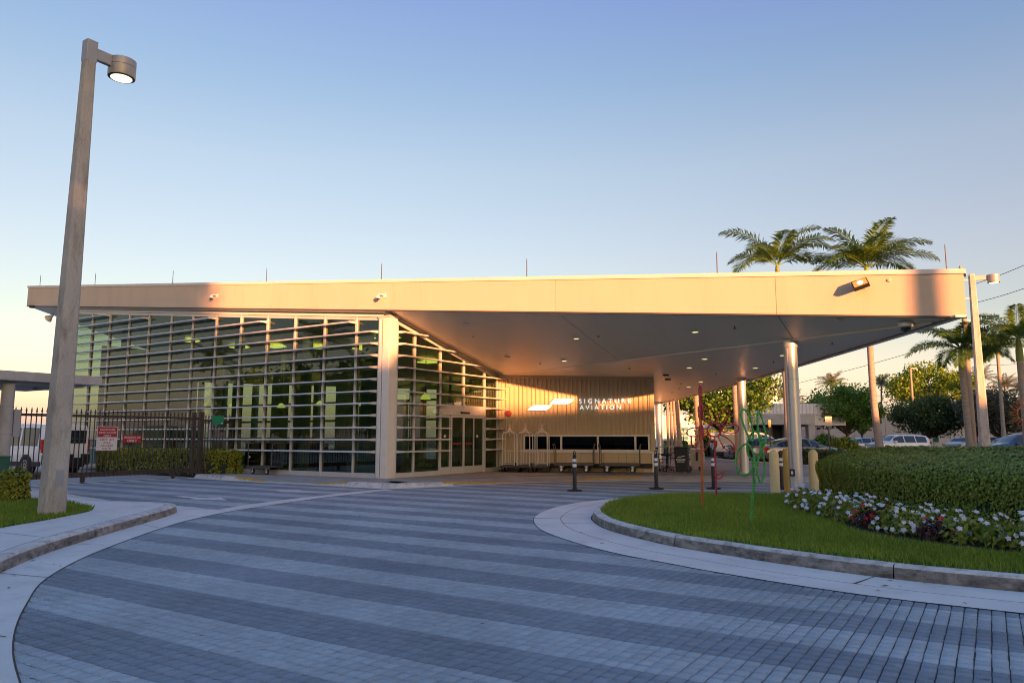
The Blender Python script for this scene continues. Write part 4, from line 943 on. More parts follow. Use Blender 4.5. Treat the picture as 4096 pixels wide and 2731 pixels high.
# orange sunflower at the right edge
b = base_at(4108, 15.0, .16); c0 = Vector((0,0,(1746-1655)*15/2990.+1.5-.16)); t = thing('flower_sculpture', 'orange wire sunflower with many small petals at the right edge', 'sculpture', b, YAW)
rope([Vector((0,0,-.05)), Vector((0,0,1)), c0-Zv*.14], .02).build('stem', M['rope_orange'], t, smooth=True); MB().tube(ring_pts(c0, .15, X1, Zv, 30), .010, 6, True).build('centre_ring', M['rope_orange'], t, smooth=True)
for k2 in range(12): MB().tube(petal(c0, 2*pi*k2/12, .15, .15, .042, X1, Zv, 14), .006, 5, True).build('petal', M['rope_orange'], t, smooth=True)
# ================================================================== GATE, FENCE, SIGNS, LAMP POSTS
XG = -24.9
def finial(mb, x, y, z): mb.lathe([(.012,z),(.030,z+.03),(.012,z+.055),(.022,z+.07),(.003,z+.15)], (x,y,0), 6); mb.box(x-.006,x+.006,y-.035,y+.035,z+.035,z+.05)
gate = thing('sliding_gate', 'brown steel picket sliding gate with spear finials at left', 'gate', (XG, 13.5, 0))
def gt(mb, name, m): o = mb.build(name, m); o.location = (-XG, -13.5, 0); o.parent = gate; return o
gt(MB().box(XG-.03,XG+.03,9.2,17.40,2.13,2.21), 'top_rail', M['gate']); gt(MB().box(XG-.03,XG+.03,9.2,17.40,.20,.36), 'bottom_rail', M['gate'])
y = 9.3
while y < 17.1:
    m = MB().box(XG+.031,XG+.056,y-.0125,y+.0125,.19,2.26); finial(m, XG+.043, y, 2.26); gt(m, 'picket', M['gate']); y += .15
gt(MB().box(XG-.06,XG+.06,17.12,17.24,.12,2.40), 'end_post', M['gate'])
for y in (13.25, 16.45):
    gt(MB().lathe([(.02,-.03),(.07,-.03),(.07,.03),(.02,.03)], (XG,y,.085), 14, 'x').box(XG-.045,XG+.045,y-.06,y+.06,.12,.199), 'wheel', M['gate'])
o = MB().box(XG-.05,XG+.05,9,17.5,-.01,.016).build('gate_track', M['gate']); tag(o, 'rusty steel rail in the ground under the sliding gate', 'rail')
o = MB().add([(XG+.05,9,.004),(XG+.4,9,.004),(XG+.4,17.2,.004),(XG+.05,17.2,.004)], [(0,1,2,3)]).build('track_apron', M['concrete'], driveway)
MB().add([(XG-.6,9,.002),(XG-.05,9,.002),(XG-.05,17.2,.002),(XG-.6,17.2,.002)], [(0,1,2,3)]).build('track_apron', M['concrete'], driveway)
fence = thing('picket_fence', 'brown steel picket fence panel between gate and glass facade', 'fence', (XG-.05, 18, .1))
def fe(mb, name, m): o = mb.build(name, m); o.location = (-(XG-.05), -18, -.1); o.parent = fence; return o
XF = XG-.02
fe(MB().box(XF-.07,XF+.07,17.42,17.58,.06,2.42), 'post', M['gate']); fe(MB().box(XF-.05,XF+.05,18.75,18.85,.06,2.28), 'post', M['gate'])
fe(MB().box(XF-.025,XF+.025,17.581,18.749,2.06,2.13), 'top_rail', M['gate']); fe(MB().box(XF-.025,XF+.025,17.581,18.749,.20,.30), 'bottom_rail', M['gate'])
y = 17.66
while y < 18.72:
    m = MB().box(XF+.026,XF+.05,y-.0125,y+.0125,.19,2.20); finial(m, XF+.038, y, 2.20); fe(m, 'picket', M['gate']); y += .13
def board(name, lab, pts, m, X, cat='sign'):
    a = AX(pts[0], pts[1], X); b = AX(pts[2], pts[3], X); t = thing(name, lab, cat, (X, a.y, b.z))
    w = b.y-a.y; h = a.z-b.z; MB().box(0,.012,0,w,0,h).build('board', m, t); return t, w, h
def txt(t, s, cy, cz, size, m, sx=1.0, x=.014, wmax=None):
    me = text_mesh(s, size, .001, sx, 1.08, 'CENTER', size*.018)
    xs = [v.co.x for v in me.vertices]; w = max(xs)-min(xs)
    if wmax and w > wmax:
        for v in me.vertices: v.co.x *= wmax/w
    me.materials.clear(); me.materials.append(m); o = link('lettering', me, t); o.rotation_euler = (pi/2, 0, pi/2); o.location = (x, cy, cz)
t, w, h = board('gate_sign', 'red and white gate access sign hung on the pickets', (389,1704,466,1800), M['signwhite'], XG+.075)
MB().box(.0121,.0135,.02,w-.02,h*.55,h-.02).build('red_field', M['red'], t)
for i, s in enumerate(('SIGNATURE','GATE ACCESS','ONLY')): txt(t, s, w/2, h*(.85-.13*i)-.02, h*.115, M['signwhite'], 1, .0145, w*.84)
for i, s in enumerate(('NOT AN','AOA','ACCESS','GATE')): txt(t, s, w/2, h*(.41-.12*i)-.0, h*.105, M['maroon'], 1.35, .0135, w*.84)
t, w, h = board('gate_sign', 'small red emergency use only sign on the pickets', (492,1740,563,1770), M['red'], XG+.075)
txt(t, 'EMERGENCY USE', w/2, h*.60, h*.33, M['signwhite'], 1, .0135, w*.9); txt(t, 'ONLY', w/2, h*.12, h*.48, M['signwhite'], 1, .0135, w*.6)
t, w, h = board('fence_sign', 'blank green sign on the fence panel beside the gate', (850,1663,893,1697), M['green_sign'], XF+.07)
MB().box(.0125,.014,w*.78,w*.92,h*.05,h*.22).build('corner_mark', M['signwhite'], t)

def lamp_post(lab, base, H, rot, arm, w0=.33, w1=.185, head_dir=None):
    t = thing('lamp_post', lab, 'street lamp', base, rot); c = .045
    def ring(w, z): h_ = w/2; k_ = c*w/.33; return [(h_-k_,-h_,z),(h_,-h_+k_,z),(h_,h_-k_,z),(h_-k_,h_,z),(-h_+k_,h_,z),(-h_,h_-k_,z),(-h_,-h_+k_,z),(-h_+k_,-h_,z)]
    mb = MB(); zz = np.linspace(0, H, 14)
    for z in zz: mb.v += ring(w0+(w1-w0)*z/H, z)
    for i in range(13):
        for k_ in range(8): mb.f.append((i*8+k_, i*8+(k_+1) % 8, i*8+8+(k_+1) % 8, i*8+8+k_))
    mb.f.append(tuple(13*8+k_ for k_ in range(8))); mb.build('pole', M['cpole'], t)
    MB().box(-.10,.10,-.10,.10,H-.32,H+.10).build('pole_cap', M['lamp'], t, bevel=.008)
    MB().box(-.05,.05,.10,arm-.23,H-.22,H).build('arm', M['lamp'], t, bevel=.006)
    hd = MB().lathe([(.245,H-.36),(.25,H-.35),(.25,H-.155),(.243,H-.15),(.25,H-.145),(.25,H-.01),(.235,H+.0)], (0,arm,0), 36).build('lamp_head', M['lamp'], t, smooth=True); MB().lathe([(.232,H-.368),(.237,H-.361)], (0,arm,0), 36).build('gasket', M['black'], hd); MB().lathe([(.195,H-.375),(.195,H-.369)], (0,arm,0), 36).build('lens', M['lampglow'], hd)
    MB().box(-.06,.06,.0-.005-w0*.46-.006,-w0*.46-.001,.62,.9) if False else None
    return t
lp = lamp_post('tall weathered concrete lamp post with lit round head, nearest at left', (-14.12,7.02,.14), 8.74, 0, .64, .36, .19); lp.rotation_euler = (0, radians(.75), 0)
MB().box(.172,.180,-.07,.07,.50,.78).build('access_plate', M['pipe'], lp, bevel=.003)
pp = base_at(3937, 33.4, 0); lamp_post('concrete lamp post with lit round head at the right behind the hedge', pp, 8.75, YAW-pi/2-.35, .85, .42, .24)

# canopy of the gate lane at the far left
XC = -19.5
cn = thing('gate_canopy', 'flat grey canopy on a round post at the left edge', 'canopy', (XC, 8.4, 0))
def ca(mb, name, m, **k): o = mb.build(name, m, **k); o.location = (-XC, -8.4, 0); o.parent = cn; return o
ca(MB().box(XC-3.6,XC,3.5,10.7,2.83,3.05), 'slab', M['portico']); ca(MB().box(XC-3.3,XC-.3,3.8,10.4,2.76,2.829), 'ceiling', M['grey_wall']); ca(MB().box(XC-1.2,XC-.95,9.6,9.95,2.70,2.759), 'light_fitting', M['portico'])
pq = AX(18, 1746, XC-.35); ca(MB().lathe([(.14,.1),(.14,2.76)], (XC-.35,pq.y,0), 20), 'post', M['portico'], smooth=True)
for z in (2.2, 1.55): ca(MB().lathe([(.146,z),(.146,z+.02)], (XC-.35,pq.y,0), 20), 'band', M['pipe'])
ca(MB().box(XC-.42,XC-.30,pq.y+.15,pq.y+.30,1.5,2.15), 'service_box', M['grey_wall'])
o = MB().box(-.35,.35,-.6,.12,0,.86).box(-.36,.36,-.61,.13,.861,.90).box(-.355,.355,-.605,.125,.40,.42).build('green_cabinet', M['green_box'], bevel=.01); o.location = G(-22,1978,.15); tag(o, 'dark green utility cabinet cut by the left edge', 'cabinet')

# ================================================================== VEHICLES
def loft_car(L, Wd, st, gl0, gl1, ws, rw, names):
    """st: stations (x, zlow, zbelt, ztop, wbelt, wtop); returns dict part -> MB"""
    xs = [s[0] for s in st]; nsec = 9; P = []
    for (x, zl, zb, zt_, wb, wt) in st:
        h = [(wb-.05,zl),(wb,zl+.10),(wb+.015,(zl+zb)/2+.02),(wb,zb-.03),(wb-.015,zb),(wt+(wb-wt)*.08,zb+(zt_-zb)*.80),(wt-.05,zt_-.025),(wt*.55,zt_-.004),(0,zt_)]
        P.append(h)
    parts = {k_: MB() for k_ in names}
    def face(part, vs): b = len(parts[part].v); parts[part].v += vs; parts[part].f.append(tuple(range(b, b+len(vs))))
    for i in range(len(st)-1):
        x0, x1 = xs[i], xs[i+1]; xm = (x0+x1)/2
        for j in range(nsec-1):
            part = 'body'
            if any(a <= xm <= b for a, b in gl0) and j == 4: part = 'side_window'
            if ws[0] <= xm <= ws[1] and j >= 6: part = 'windshield'
            if rw[0] <= xm <= rw[1] and j >= 6: part = 'rear_window'
            for s in (1, -1):
                a, b = P[i][j], P[i][j+1]; c, d = P[i+1][j+1], P[i+1][j]
                vs = [(x0,s*a[0],a[1]),(x0,s*b[0],b[1]),(x1,s*c[0],c[1]),(x1,s*d[0],d[1])]; face(part, vs)
    for i in (0, len(st)-1):
        vs = [(xs[i],w_,z_) for w_, z_ in P[i]]+[(xs[i],-w_,z_) for w_, z_ in P[i][::-1][1:]]; face('body', vs)
    return parts
def refine(st, n=3):
    out = []
    for a, b in zip(st[:-1], st[1:]):
        for k_ in range(n): t = k_/n; out.append(tuple(a[i]+(b[i]-a[i])*t for i in range(6)))
    out.append(st[-1]); return out
def make_car(name, lab, cat, loc, head, st, glass, ws, rw, paint, wheels, R, Wd, front, rear, group=None, skirt=False, roof_rail=False, lampz=(.62,.80), tailz=(.75,.95), tw=.13):
    t = thing(name, lab, cat, loc, head, group); st = refine(st); cutx = sorted(set([v for g in list(glass)+[ws, rw] for v in g]))
    for v in cutx:                      # a station at every window edge
        for i in range(len(st)-1):
            if st[i][0]+.004 < v < st[i+1][0]-.004: f_ = (v-st[i][0])/(st[i+1][0]-st[i][0]); st.insert(i+1, tuple(st[i][q]+(st[i+1][q]-st[i][q])*f_ for q in range(6))); break
    ps = loft_car(0, Wd, st, glass, None, ws, rw, ('body','side_window','windshield','rear_window'))
    sw_ = ps.pop('side_window'); items = list(ps.items())
    for g in glass:
        for sd in (1, -1):
            mb = MB()
            for f in sw_.f:
                vs = [sw_.v[i] for i in f]; xm = sum(v[0] for v in vs)/4
                if g[0] <= xm <= g[1] and sum(v[1] for v in vs)*sd > 0: mb.add(vs, [(0,1,2,3)])
            items.append(('side_window', mb))
    for k_, mb in items:
        if not mb.f: continue
        me = mb.mesh(k_, M['car_glass'] if k_ != 'body' else paint); bm = bmesh.new(); bm.from_mesh(me); bmesh.ops.remove_doubles(bm, verts=bm.verts, dist=.002); bmesh.ops.recalc_face_normals(bm, faces=bm.faces); bm.to_mesh(me); bm.free(); me.shade_smooth()
        try: me.set_sharp_from_angle(angle=radians(32))
        except Exception: pass
        link(k_, me, t)
    for x in wheels:
        for s in (-1, 1):
            y = s*(Wd-.11)
            a = MB().lathe([(R*.5,-.07),(R*1.17,-.07),(R*1.17,.122),(R*.5,.122)], (x,y if s > 0 else y,R+.03), 24, 'y')
            if s < 0:
                a = MB().lathe([(R*.5,.07),(R*1.17,.07),(R*1.17,-.122),(R*.5,-.122)], (x,y,R+.03), 24, 'y')
            a.build('wheel_arch', M['black'], t)
            w = link('wheel', None, t); MB().lathe([(R*.6,-.11),(R*.95,-.11),(R,-.07),(R,.07),(R*.95,.11),(R*.6,.11)], (x,y+s*.035,R), 24, 'y').build('tyre', M['rubber'], w, smooth=True)
            rm = MB().lathe([(R*.0,s*.06),(R*.62,s*.06),(R*.64,s*.118),(R*.58,s*.118),(R*.57,s*.085),(R*.0,s*.085)], (x,y+s*.035,R), 24, 'y')
            for k2 in range(10):
                an = 2*pi*k2/10; rm.bar((x+cos(an)*.04,y+s*.143,R+sin(an)*.04),(x+cos(an)*R*.58,y+s*.150,R+sin(an)*R*.58),R*.10,.02,(0,1,0))
            rm.build('rim', M['rim'], w)
    f, r_ = front, rear
    for s in (-1, 1):
        MB().box(f-.16,f-.02,s*(Wd-.20)-.16,s*(Wd-.20)+.16,lampz[0],lampz[1]).build('headlight', M['clear_lens'], t, bevel=.03); MB().box(r_-.012,r_+.15,s*(Wd-.01-tw)-tw,s*(Wd-.01-tw)+tw,tailz[0],tailz[1]).build('taillight', M['red_lens'], t, bevel=.02)
    MB().box(f-.06,f+.012,-.45,.45,.34,.56).build('grille', M['black'], t, bevel=.02); MB().box(r_-.02,r_+.05,-.18,.18,tailz[0]-.12,tailz[0]+.02).build('licence_plate', M['plate'], t)
    MB().box(r_-.012,r_+.06,-Wd*.8,Wd*.8,.26,.44).build('rear_bumper', M['black'], t, bevel=.02)
    return t
def sedan(lab, loc, head, paint, sc=1.0, group=None, hatch=False):
    st = [(-2.36,.42,.80,.90,.66,.50),(-2.25,.30,.88,1.00,.82,.66),(-1.75,.24,.94,1.08,.90,.72),(-1.30,.22,.95,1.28 if not hatch else 1.40,.92,.64),(-.75,.20,.95,1.42,.93,.60),(.15,.20,.94,1.45,.93,.61),(.62,.20,.94,1.34,.93,.64),(1.15,.21,.93,1.03,.92,.76),(1.85,.24,.80,.90,.90,.72),(2.25,.30,.68,.78,.82,.62),(2.42,.40,.58,.66,.62,.45)]
    t = make_car('sedan', lab, 'car', loc, head, st, [(-1.62,-.62),(-.55,.28),(.34,.98)], (.40,1.12), (-1.70,-.90), paint, (-1.42,1.42), .335, .93, 2.42, -2.36, group)
    for s in (-1, 1): MB().box(.62,.82,s*.98-.09,s*.98+.09,.93,1.06).build('mirror', paint, t, bevel=.03)
    for x in (-.58, .31): MB().box(x-.03,x+.03,-.935,-.90,.95,.965).build('pillar_trim', M['black'], t)
    return t
def suv(lab, loc, head, paint, group=None):
    st = [(-2.33,.50,.98,1.10,.72,.60),(-2.25,.36,1.02,1.45,.86,.60),(-2.05,.28,1.04,1.60,.92,.62),(-1.2,.25,1.04,1.68,.94,.64),(.2,.25,1.03,1.69,.94,.64),(.62,.25,1.02,1.58,.94,.66),(1.20,.26,1.00,1.14,.93,.80),(1.9,.30,.94,1.05,.91,.76),(2.25,.36,.80,.92,.84,.66),(2.38,.46,.66,.74,.66,.5)]
    t = make_car('suv', lab, 'car', loc, head, st, [(-1.95,-1.05),(-.98,-.10),(-.03,.85)], (.45,1.15), (-2.28,-2.06), paint, (-1.40,1.42), .37, .94, 2.38, -2.33, group, tailz=(.92,1.10), lampz=(.78,.92))
    for s in (-1, 1):
        MB().box(.66,.88,s*1.0-.09,s*1.0+.09,1.02,1.18).build('mirror', paint, t, bevel=.03); MB().tube([(-1.7,s*.60,1.70),(-.6,s*.60,1.735),(.3,s*.60,1.71)], .018, 6).build('roof_rail', M['pipe'], t)
        MB().box(-2.2,2.1,s*.945-.012,s*.945+.012,.26,.42).build('lower_cladding', M['black'], t)
    return t
def van(lab, loc, head, Lf=5.5, Ht=2.0, group=None):
    k_ = Ht/2.0; h = Lf/2
    st = [(-h,.45,1.12*k_,1.90*k_,.94,.86),(-h+.10,.38,1.12*k_,1.98*k_,.97,.87),(-h+1.0,.32,1.12*k_,2.02*k_,.98,.88),(.2,.30,1.12*k_,2.02*k_,.98,.88),(h-1.9,.30,1.12*k_,1.98*k_,.98,.86),(h-1.45,.30,1.12*k_,1.80*k_,.98,.84),(h-.72,.32,1.08*k_,1.26*k_,.96,.84),(h-.25,.36,.92*k_,1.05*k_,.90,.74),(h,.46,.74*k_,.84*k_,.72,.56)]
    t = make_car('passenger_van', lab, 'van', loc, head, st, [(-h+.35,-h+1.5),(-h+1.6,-h+2.75),(-h+2.85,h-1.75),(h-1.65,h-1.1)], (h-1.75,h-.80), (9,9.1), M['white_car'], (-h+1.0,h-.95), .36, .985, h, -h, group, tailz=(.85*k_,1.38*k_), lampz=(.80,1.05), tw=.055)
    for s in (-1, 1):
        MB().box(-h-.020,-h-.004,s*.43-.36,s*.43+.36,1.22*k_,1.74*k_).build('rear_window', M['car_glass'], t, bevel=.02); MB().box(-h-.012,-h-.004,s*.012-.006,s*.012+.006,.5,1.85*k_).build('door_gap', M['black'], t)
        MB().box(h-1.35,h-1.15,s*1.08-.09,s*1.08+.09,1.12*k_,1.40*k_).build('mirror', M['black'], t, bevel=.02); MB().box(-h+.05,h-.3,s*.99-.012,s*.99+.012,.34,.52).build('side_cladding', M['black'], t)
    MB().box(-h-.03,-h-.005,.06,.22,1.02*k_,1.06*k_).build('door_handle', M['black'], t); MB().box(-h-.07,-h+.02,-.97,.97,.40,.80).build('rear_bumper_cover', M['black'], t, bevel=.03)
    MB().box(-h-.09,-h-.071,-.55,-.25,.66,.80).build('rear_plate', M['plate'], t)
    return t
vh = pi+.08; vp = Vector((-31.5,16.05,0))+Vector((cos(vh), sin(vh), 0))*2.75
van('white passenger van parked behind the picket gate', vp, vh, 5.5, 2.02)
cd = lambda a: atan2((_rt*cos(a)+_fh*sin(a))[1], (_rt*cos(a)+_fh*sin(a))[0])   # heading from image-right, anticlockwise
sedan('dark grey sedan behind the cream bollards', base_at(3188, 42.0), cd(radians(9)), M['grey_car'])
sedan('dark blue sedan partly hidden behind the grey sedan', base_at(3060, 46.0), cd(radians(6)), M['blue_car'])
van('white van parked beyond the steel columns', base_at(3000, 50.5), cd(radians(-4)), 5.0, 1.80)
sedan('silver sedan facing left under the trees', base_at(3440, 67), cd(radians(186)), M['silver_car'])
suv('white suv seen over the big hedge', base_at(3590, 62), cd(radians(184)), M['white_car'])
sedan('white sedan right of the leaning tree, seen over the hedge', base_at(3850, 74), cd(radians(215)), M['white_car'])
suv('dark blue suv at the right edge behind the hedge', base_at(4085, 45), cd(radians(176)), M['blue_car'])
sedan('silver car beside the right lamp post, seen over the hedge', base_at(3985, 62), cd(radians(190)), M['silver_car'])
# ================================================================== VEGETATION
def seg_dist(P, poly):
    d = np.full(len(P), 1e9); n = len(poly)
    for i in range(n):
        a = np.array(poly[i][:2]); b = np.array(poly[(i+1) % n][:2]); ab = b-a; t = np.clip(((P-a)@ab)/max(1e-9, ab@ab), 0, 1)
        d = np.minimum(d, np.linalg.norm(P-(a+t[:, None]*ab), axis=1))
    return d
def scatter(poly, dens, x=None):
    a = np.array([p[:2] for p in poly]); lo, hi = a.min(0), a.max(0)
    if x is not None: hi[0] = min(hi[0], x)
    n = int(np.prod(hi-lo)*dens); P = lo+rng.random((n, 2))*(hi-lo); return P[inpoly(P, poly)]
def patch(P, s, seed=0):
    r = np.random.default_rng(seed); v = np.zeros(len(P))
    for k_ in range(6):
        w = r.normal(size=2)*s*(1+k_*.7); v += np.sin(P@w+r.random()*6)/(1+.5*k_)
    return v/2.6
def grass_obj(poly, dens, h, parent, holes=(), xmax=None, w=.006, fn=None, mt='grass', name='lawn'):
    P = scatter(poly, dens, xmax)
    for q in holes: P = P[~inpoly(P, q)]
    if fn is not None: P = P[fn(P)]
    n = len(P); z0 = np.full(n, .146); a = rng.random(n)*2*pi; d = np.stack([np.cos(a), np.sin(a), np.zeros(n)], 1); hh = h*(.55+.75*rng.random(n))*(1+.25*patch(P, 1.1, 3)); ln = rng.normal(0, .35, (n, 2))*hh[:, None]
    B = np.column_stack([P, z0]); W = (w*(.7+.6*rng.random(n)))[:, None]
    Vv = np.stack([B-d*W, B+d*W, B+np.column_stack([ln, hh])], 1).reshape(-1, 3)
    tint = np.clip(.42+.22*patch(P, .8, 5)+rng.normal(0, .22, n), 0, 1)
    o = link(name, np_mesh(name, Vv, np.arange(3*n).reshape(-1, 3), M[mt], tint), parent); return o
HED = [(-3.15,17.3),(-3.02,16.4),(-2.45,15.0),(-1.75,13.9),(-.9,12.9),(.26,12.0),(1.5,11.4),(3.5,11.2),(6,12),(7,15),(6,18.5),(2,18.7),(-1,18.5),(-2.6,18.1)]
HED = [tuple(p)[:2] for p in spline(V2(HED), 4, True)]
BED = [(-3.55,15.75),(-2.95,14.4),(-2.43,13.3),(-1.79,12.1),(-1.45,11.45),(-1.07,11.12),(-.35,10.72),(.3,10.52),(1.8,10.3),(3,10.8),(1.5,11.5),(.26,12.1),(-.9,13.0),(-1.75,14.0),(-2.45,15.1),(-3.02,16.5)]
o = grass_obj(lawn_poly, 2300, .075, None, (HED, BED), 4.0); tag(o, 'thick green lawn on the kerbed island', 'grass', kind='stuff')
LGP = LG+[(-24.4,4),(-12,3)]
o = grass_obj(LGP, 1300, .075, None, (), None, .007, lambda P: (np.hypot(P[:,0]+14.12, P[:,1]-7.02) > .2) & (P[:,0] > -19) & (P[:,0]*.53-P[:,1]*.84 > -40)); tag(o, 'small lawn at the foot of the left lamp post', 'grass', kind='stuff')
sheet('bed_soil', BED, .152, M['soil'], isl)

def hedge_block(name, lab, poly, h0, h1, rise, dens, leaf, m, z0=.15, xmax=None, cat='hedge', asp=.6, core=True, tint0=.0, cell=.2, group=None, bs=.6, pw=1.0):
    t = thing(name, lab, cat, (0,0,0), 0, group); P = scatter(poly, dens, xmax); d = seg_dist(P, poly); u = np.clip(d/rise, 0, 1); hh = h0+(h1-h0)*(1-(1-u)**2)**pw
    hh = hh+.035*patch(P, 3.0, 9)
    eps = .05; gx_ = (seg_dist(P+[eps,0], poly)-d)/eps; gy_ = (seg_dist(P+[0,eps], poly)-d)/eps; nrm = unit(np.column_stack([-gx_*(1-u)**2*1.2, -gy_*(1-u)**2*1.2, np.ones(len(P))])); Cc = np.column_stack([P, hh+rng.normal(0, .02, len(P))]); bias = bs
    # sides
    q = np.array([p[:2] for p in poly]); q2 = np.roll(q, -1, 0); ln = np.linalg.norm(q2-q, axis=1); tot = ln.sum(); ns = int(tot*(h0-z0)*dens*2.6)
    cum = np.concatenate([[0], np.cumsum(ln)]); s = rng.random(ns)*tot; i = np.clip(np.searchsorted(cum, s, 'right')-1, 0, len(q)-1); f = ((s-cum[i])/np.maximum(ln[i], 1e-6))[:, None]
    S = q[i]+(q2[i]-q[i])*f; e = unit(q2[i]-q[i]); area = np.sum(q[:, 0]*q2[:, 1]-q2[:, 0]*q[:, 1]); sg = 1 if area > 0 else -1; on = np.column_stack([e[:, 1]*sg, -e[:, 0]*sg])
    zz = z0+.03+(h0-z0+.02)*rng.random(ns)**.85; inn_ = rng.random(ns)*.13; bulge = .05*np.sin(zz*9)+.03*patch(S, 4, 2)
    Sx = np.column_stack([S-on*(inn_-bulge*.6)[:, None], zz]); keepm = np.ones(ns, bool) if xmax is None else S[:, 0] < xmax
    Cc = np.vstack([Cc, Sx[keepm]]); nrm = np.vstack([nrm, np.column_stack([on, np.full(ns, .35)])[keepm]])
    tn = np.clip(rng.normal(.42+tint0, .22, len(Cc)), 0, 1)
    Vv, Fc, tn = leaves(Cc, leaf, asp, unit(nrm), bias, .15, tn); link('foliage', np_mesh('foliage', Vv, Fc, m, tn), t)
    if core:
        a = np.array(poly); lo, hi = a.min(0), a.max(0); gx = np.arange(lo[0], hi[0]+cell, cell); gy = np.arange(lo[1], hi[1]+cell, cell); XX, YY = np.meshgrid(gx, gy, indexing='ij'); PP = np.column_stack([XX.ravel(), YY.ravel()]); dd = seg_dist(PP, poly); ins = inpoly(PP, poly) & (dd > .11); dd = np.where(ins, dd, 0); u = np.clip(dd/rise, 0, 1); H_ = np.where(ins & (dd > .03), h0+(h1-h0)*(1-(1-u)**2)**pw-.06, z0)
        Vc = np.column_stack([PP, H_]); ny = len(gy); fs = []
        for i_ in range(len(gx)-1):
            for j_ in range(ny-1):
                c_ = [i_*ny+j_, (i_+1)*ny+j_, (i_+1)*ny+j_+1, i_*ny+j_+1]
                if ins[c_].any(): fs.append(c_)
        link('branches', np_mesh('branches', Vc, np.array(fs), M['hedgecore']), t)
    return t
hedge_block('clipped_hedge', 'large rounded clipped green hedge on the island', HED, .93, 1.28, 2.0, 1700, .048, M['hedge'], .15, 3.6, bs=.78, pw=.6, cell=.1)
# hedge along the glass behind the gate, shrub by the green cabinet
hp = lambda a: [tuple(v)[:2] for v in a]
hedge_block('facade_hedge', 'yellow-green hedge along the glass facade behind the fence', [(-32.4,17.75),(-25.0,17.75),(-23.95,18.1),(-23.95,18.7),(-32.4,18.7)], .92, 1.0, .3, 260, .10, M['yhedge'], .02, tint0=.1, asp=.5)
pb = G(22, 2008, .15); hedge_block('corner_shrub', 'small yellow-green clipped shrub beside the green cabinet', [(pb.x+.32*cos(a)*(1+.1*sin(3*a)), pb.y+.30*sin(a)+.15) for a in np.linspace(0, 2*pi, 13)[:-1]], .66, .84, .25, 650, .075, M['yhedge'], .15, tint0=.1, asp=.5, cell=.1)

# flowering plants
def flower_plant(lab, x, y, r, h, kind):
    t = thing('bedding_plant', lab, 'flowers', (x, y, .15), 0, 'bedding flowers in front of the hedge'); n = int(300*r/.35)
    d = unit(rng.normal(size=(n, 3))*[1,1,.8]+[0,0,.35]); R_ = (.55+.45*rng.random(n))[:, None]; Cc = d*R_*[r,r,h*.85]; Cc[:, 2] = np.abs(Cc[:, 2])+.05
    Vv, Fc, tn = leaves(Cc, .095, .42, unit(d+[0,0,.6]), .6, .1, np.clip(rng.normal(.5, .25, n), 0, 1)); link('leaves', np_mesh('leaves', Vv, Fc, M['darkleaf' if kind == 'red' else 'impleaf'], tn), t)
    st = MB()
    for k_ in range(10):
        a = rng.random()*2*pi; st.tube([(0,0,-.02),(cos(a)*r*.35,sin(a)*r*.35,h*.4),(cos(a)*r*.7,sin(a)*r*.7,h*.75)], .006, 4)
    st.build('stems', M['crownshaft'] if kind != 'red' else M['darkleaf'], t)
    nf = int((24 if kind == 'white' else (13 if kind == 'red' else 6))*(r/.35)**2); d = unit(rng.normal(size=(nf, 3))*[1,1,.5]+[.25,-.45,.55]); c = d*[r*1.02,r*1.02,h*.95]; c[:, 2] = np.abs(c[:, 2])+.08
    nr = unit(d*.6+[.35,-.6,.55]); tt = unit(np.cross(nr, rng.normal(size=(nf, 3)))); ss = np.cross(nr, tt); CC = []; TT = []; NN = []
    for k_ in range(5):
        a = 2*pi*k_/5; dr = tt*cos(a)+ss*sin(a); CC.append(c+dr*.018); TT.append(dr); NN.append(nr)
    Vv, Fc, tn = leaves(np.vstack(CC), .043, .85, np.vstack(NN), .97, .02, rng.random(nf*5), np.vstack(TT), .15); link('blossoms', np_mesh('blossoms', Vv, Fc, M['red_petal' if kind == 'red' else 'petal'], tn), t)
    return t
bedrow = [(-3.2,15.75,.30,'white'),(-3.05,15.15,.33,'white'),(-3.30,16.1,.22,'red'),(-2.75,14.45,.34,'sparse'),(-2.50,13.95,.34,'white'),(-2.15,13.35,.32,'white'),(-2.0,13.75,.30,'white'),(-1.85,12.85,.33,'white'),(-1.62,13.2,.34,'white'),(-1.56,12.40,.27,'red'),(-1.36,12.62,.26,'red'),(-1.22,12.05,.33,'white'),(-1.05,12.45,.33,'white'),(-.98,11.72,.30,'white'),(-.66,11.98,.33,'white'),(-.70,11.42,.24,'red'),(-.38,11.30,.31,'sparse'),(-.15,11.62,.32,'white'),(.02,11.10,.30,'sparse'),(.28,11.35,.31,'white'),(.42,10.95,.32,'white'),(.75,11.15,.33,'white'),(1.1,10.95,.32,'white')]
ORD = ['leftmost','second','third','fourth','fifth','sixth','seventh','eighth','ninth','tenth','eleventh','twelfth','thirteenth','fourteenth','fifteenth','rightmost','seventeenth']
cnt = {}
for i, (x, y, r, kd) in enumerate(sorted(bedrow, key=lambda q: (_rt[0]*q[0]+_rt[1]*q[1])/(_fh[0]*q[0]+_fh[1]*q[1]))):
    j = cnt.get(kd, 0); cnt[kd] = j+1; od = ORD[j] if j in (0, 15) else ORD[j]+' from the left'
    lab = {'white':'white impatiens in full bloom in the flower bed, %s','red':'dark-leaved plant with red blossoms in the flower bed, %s','sparse':'yellow-green impatiens with few white blossoms in the bed, %s'}[kd] % od
    flower_plant(lab, x, y, r*1.10, r*1.2, kd)

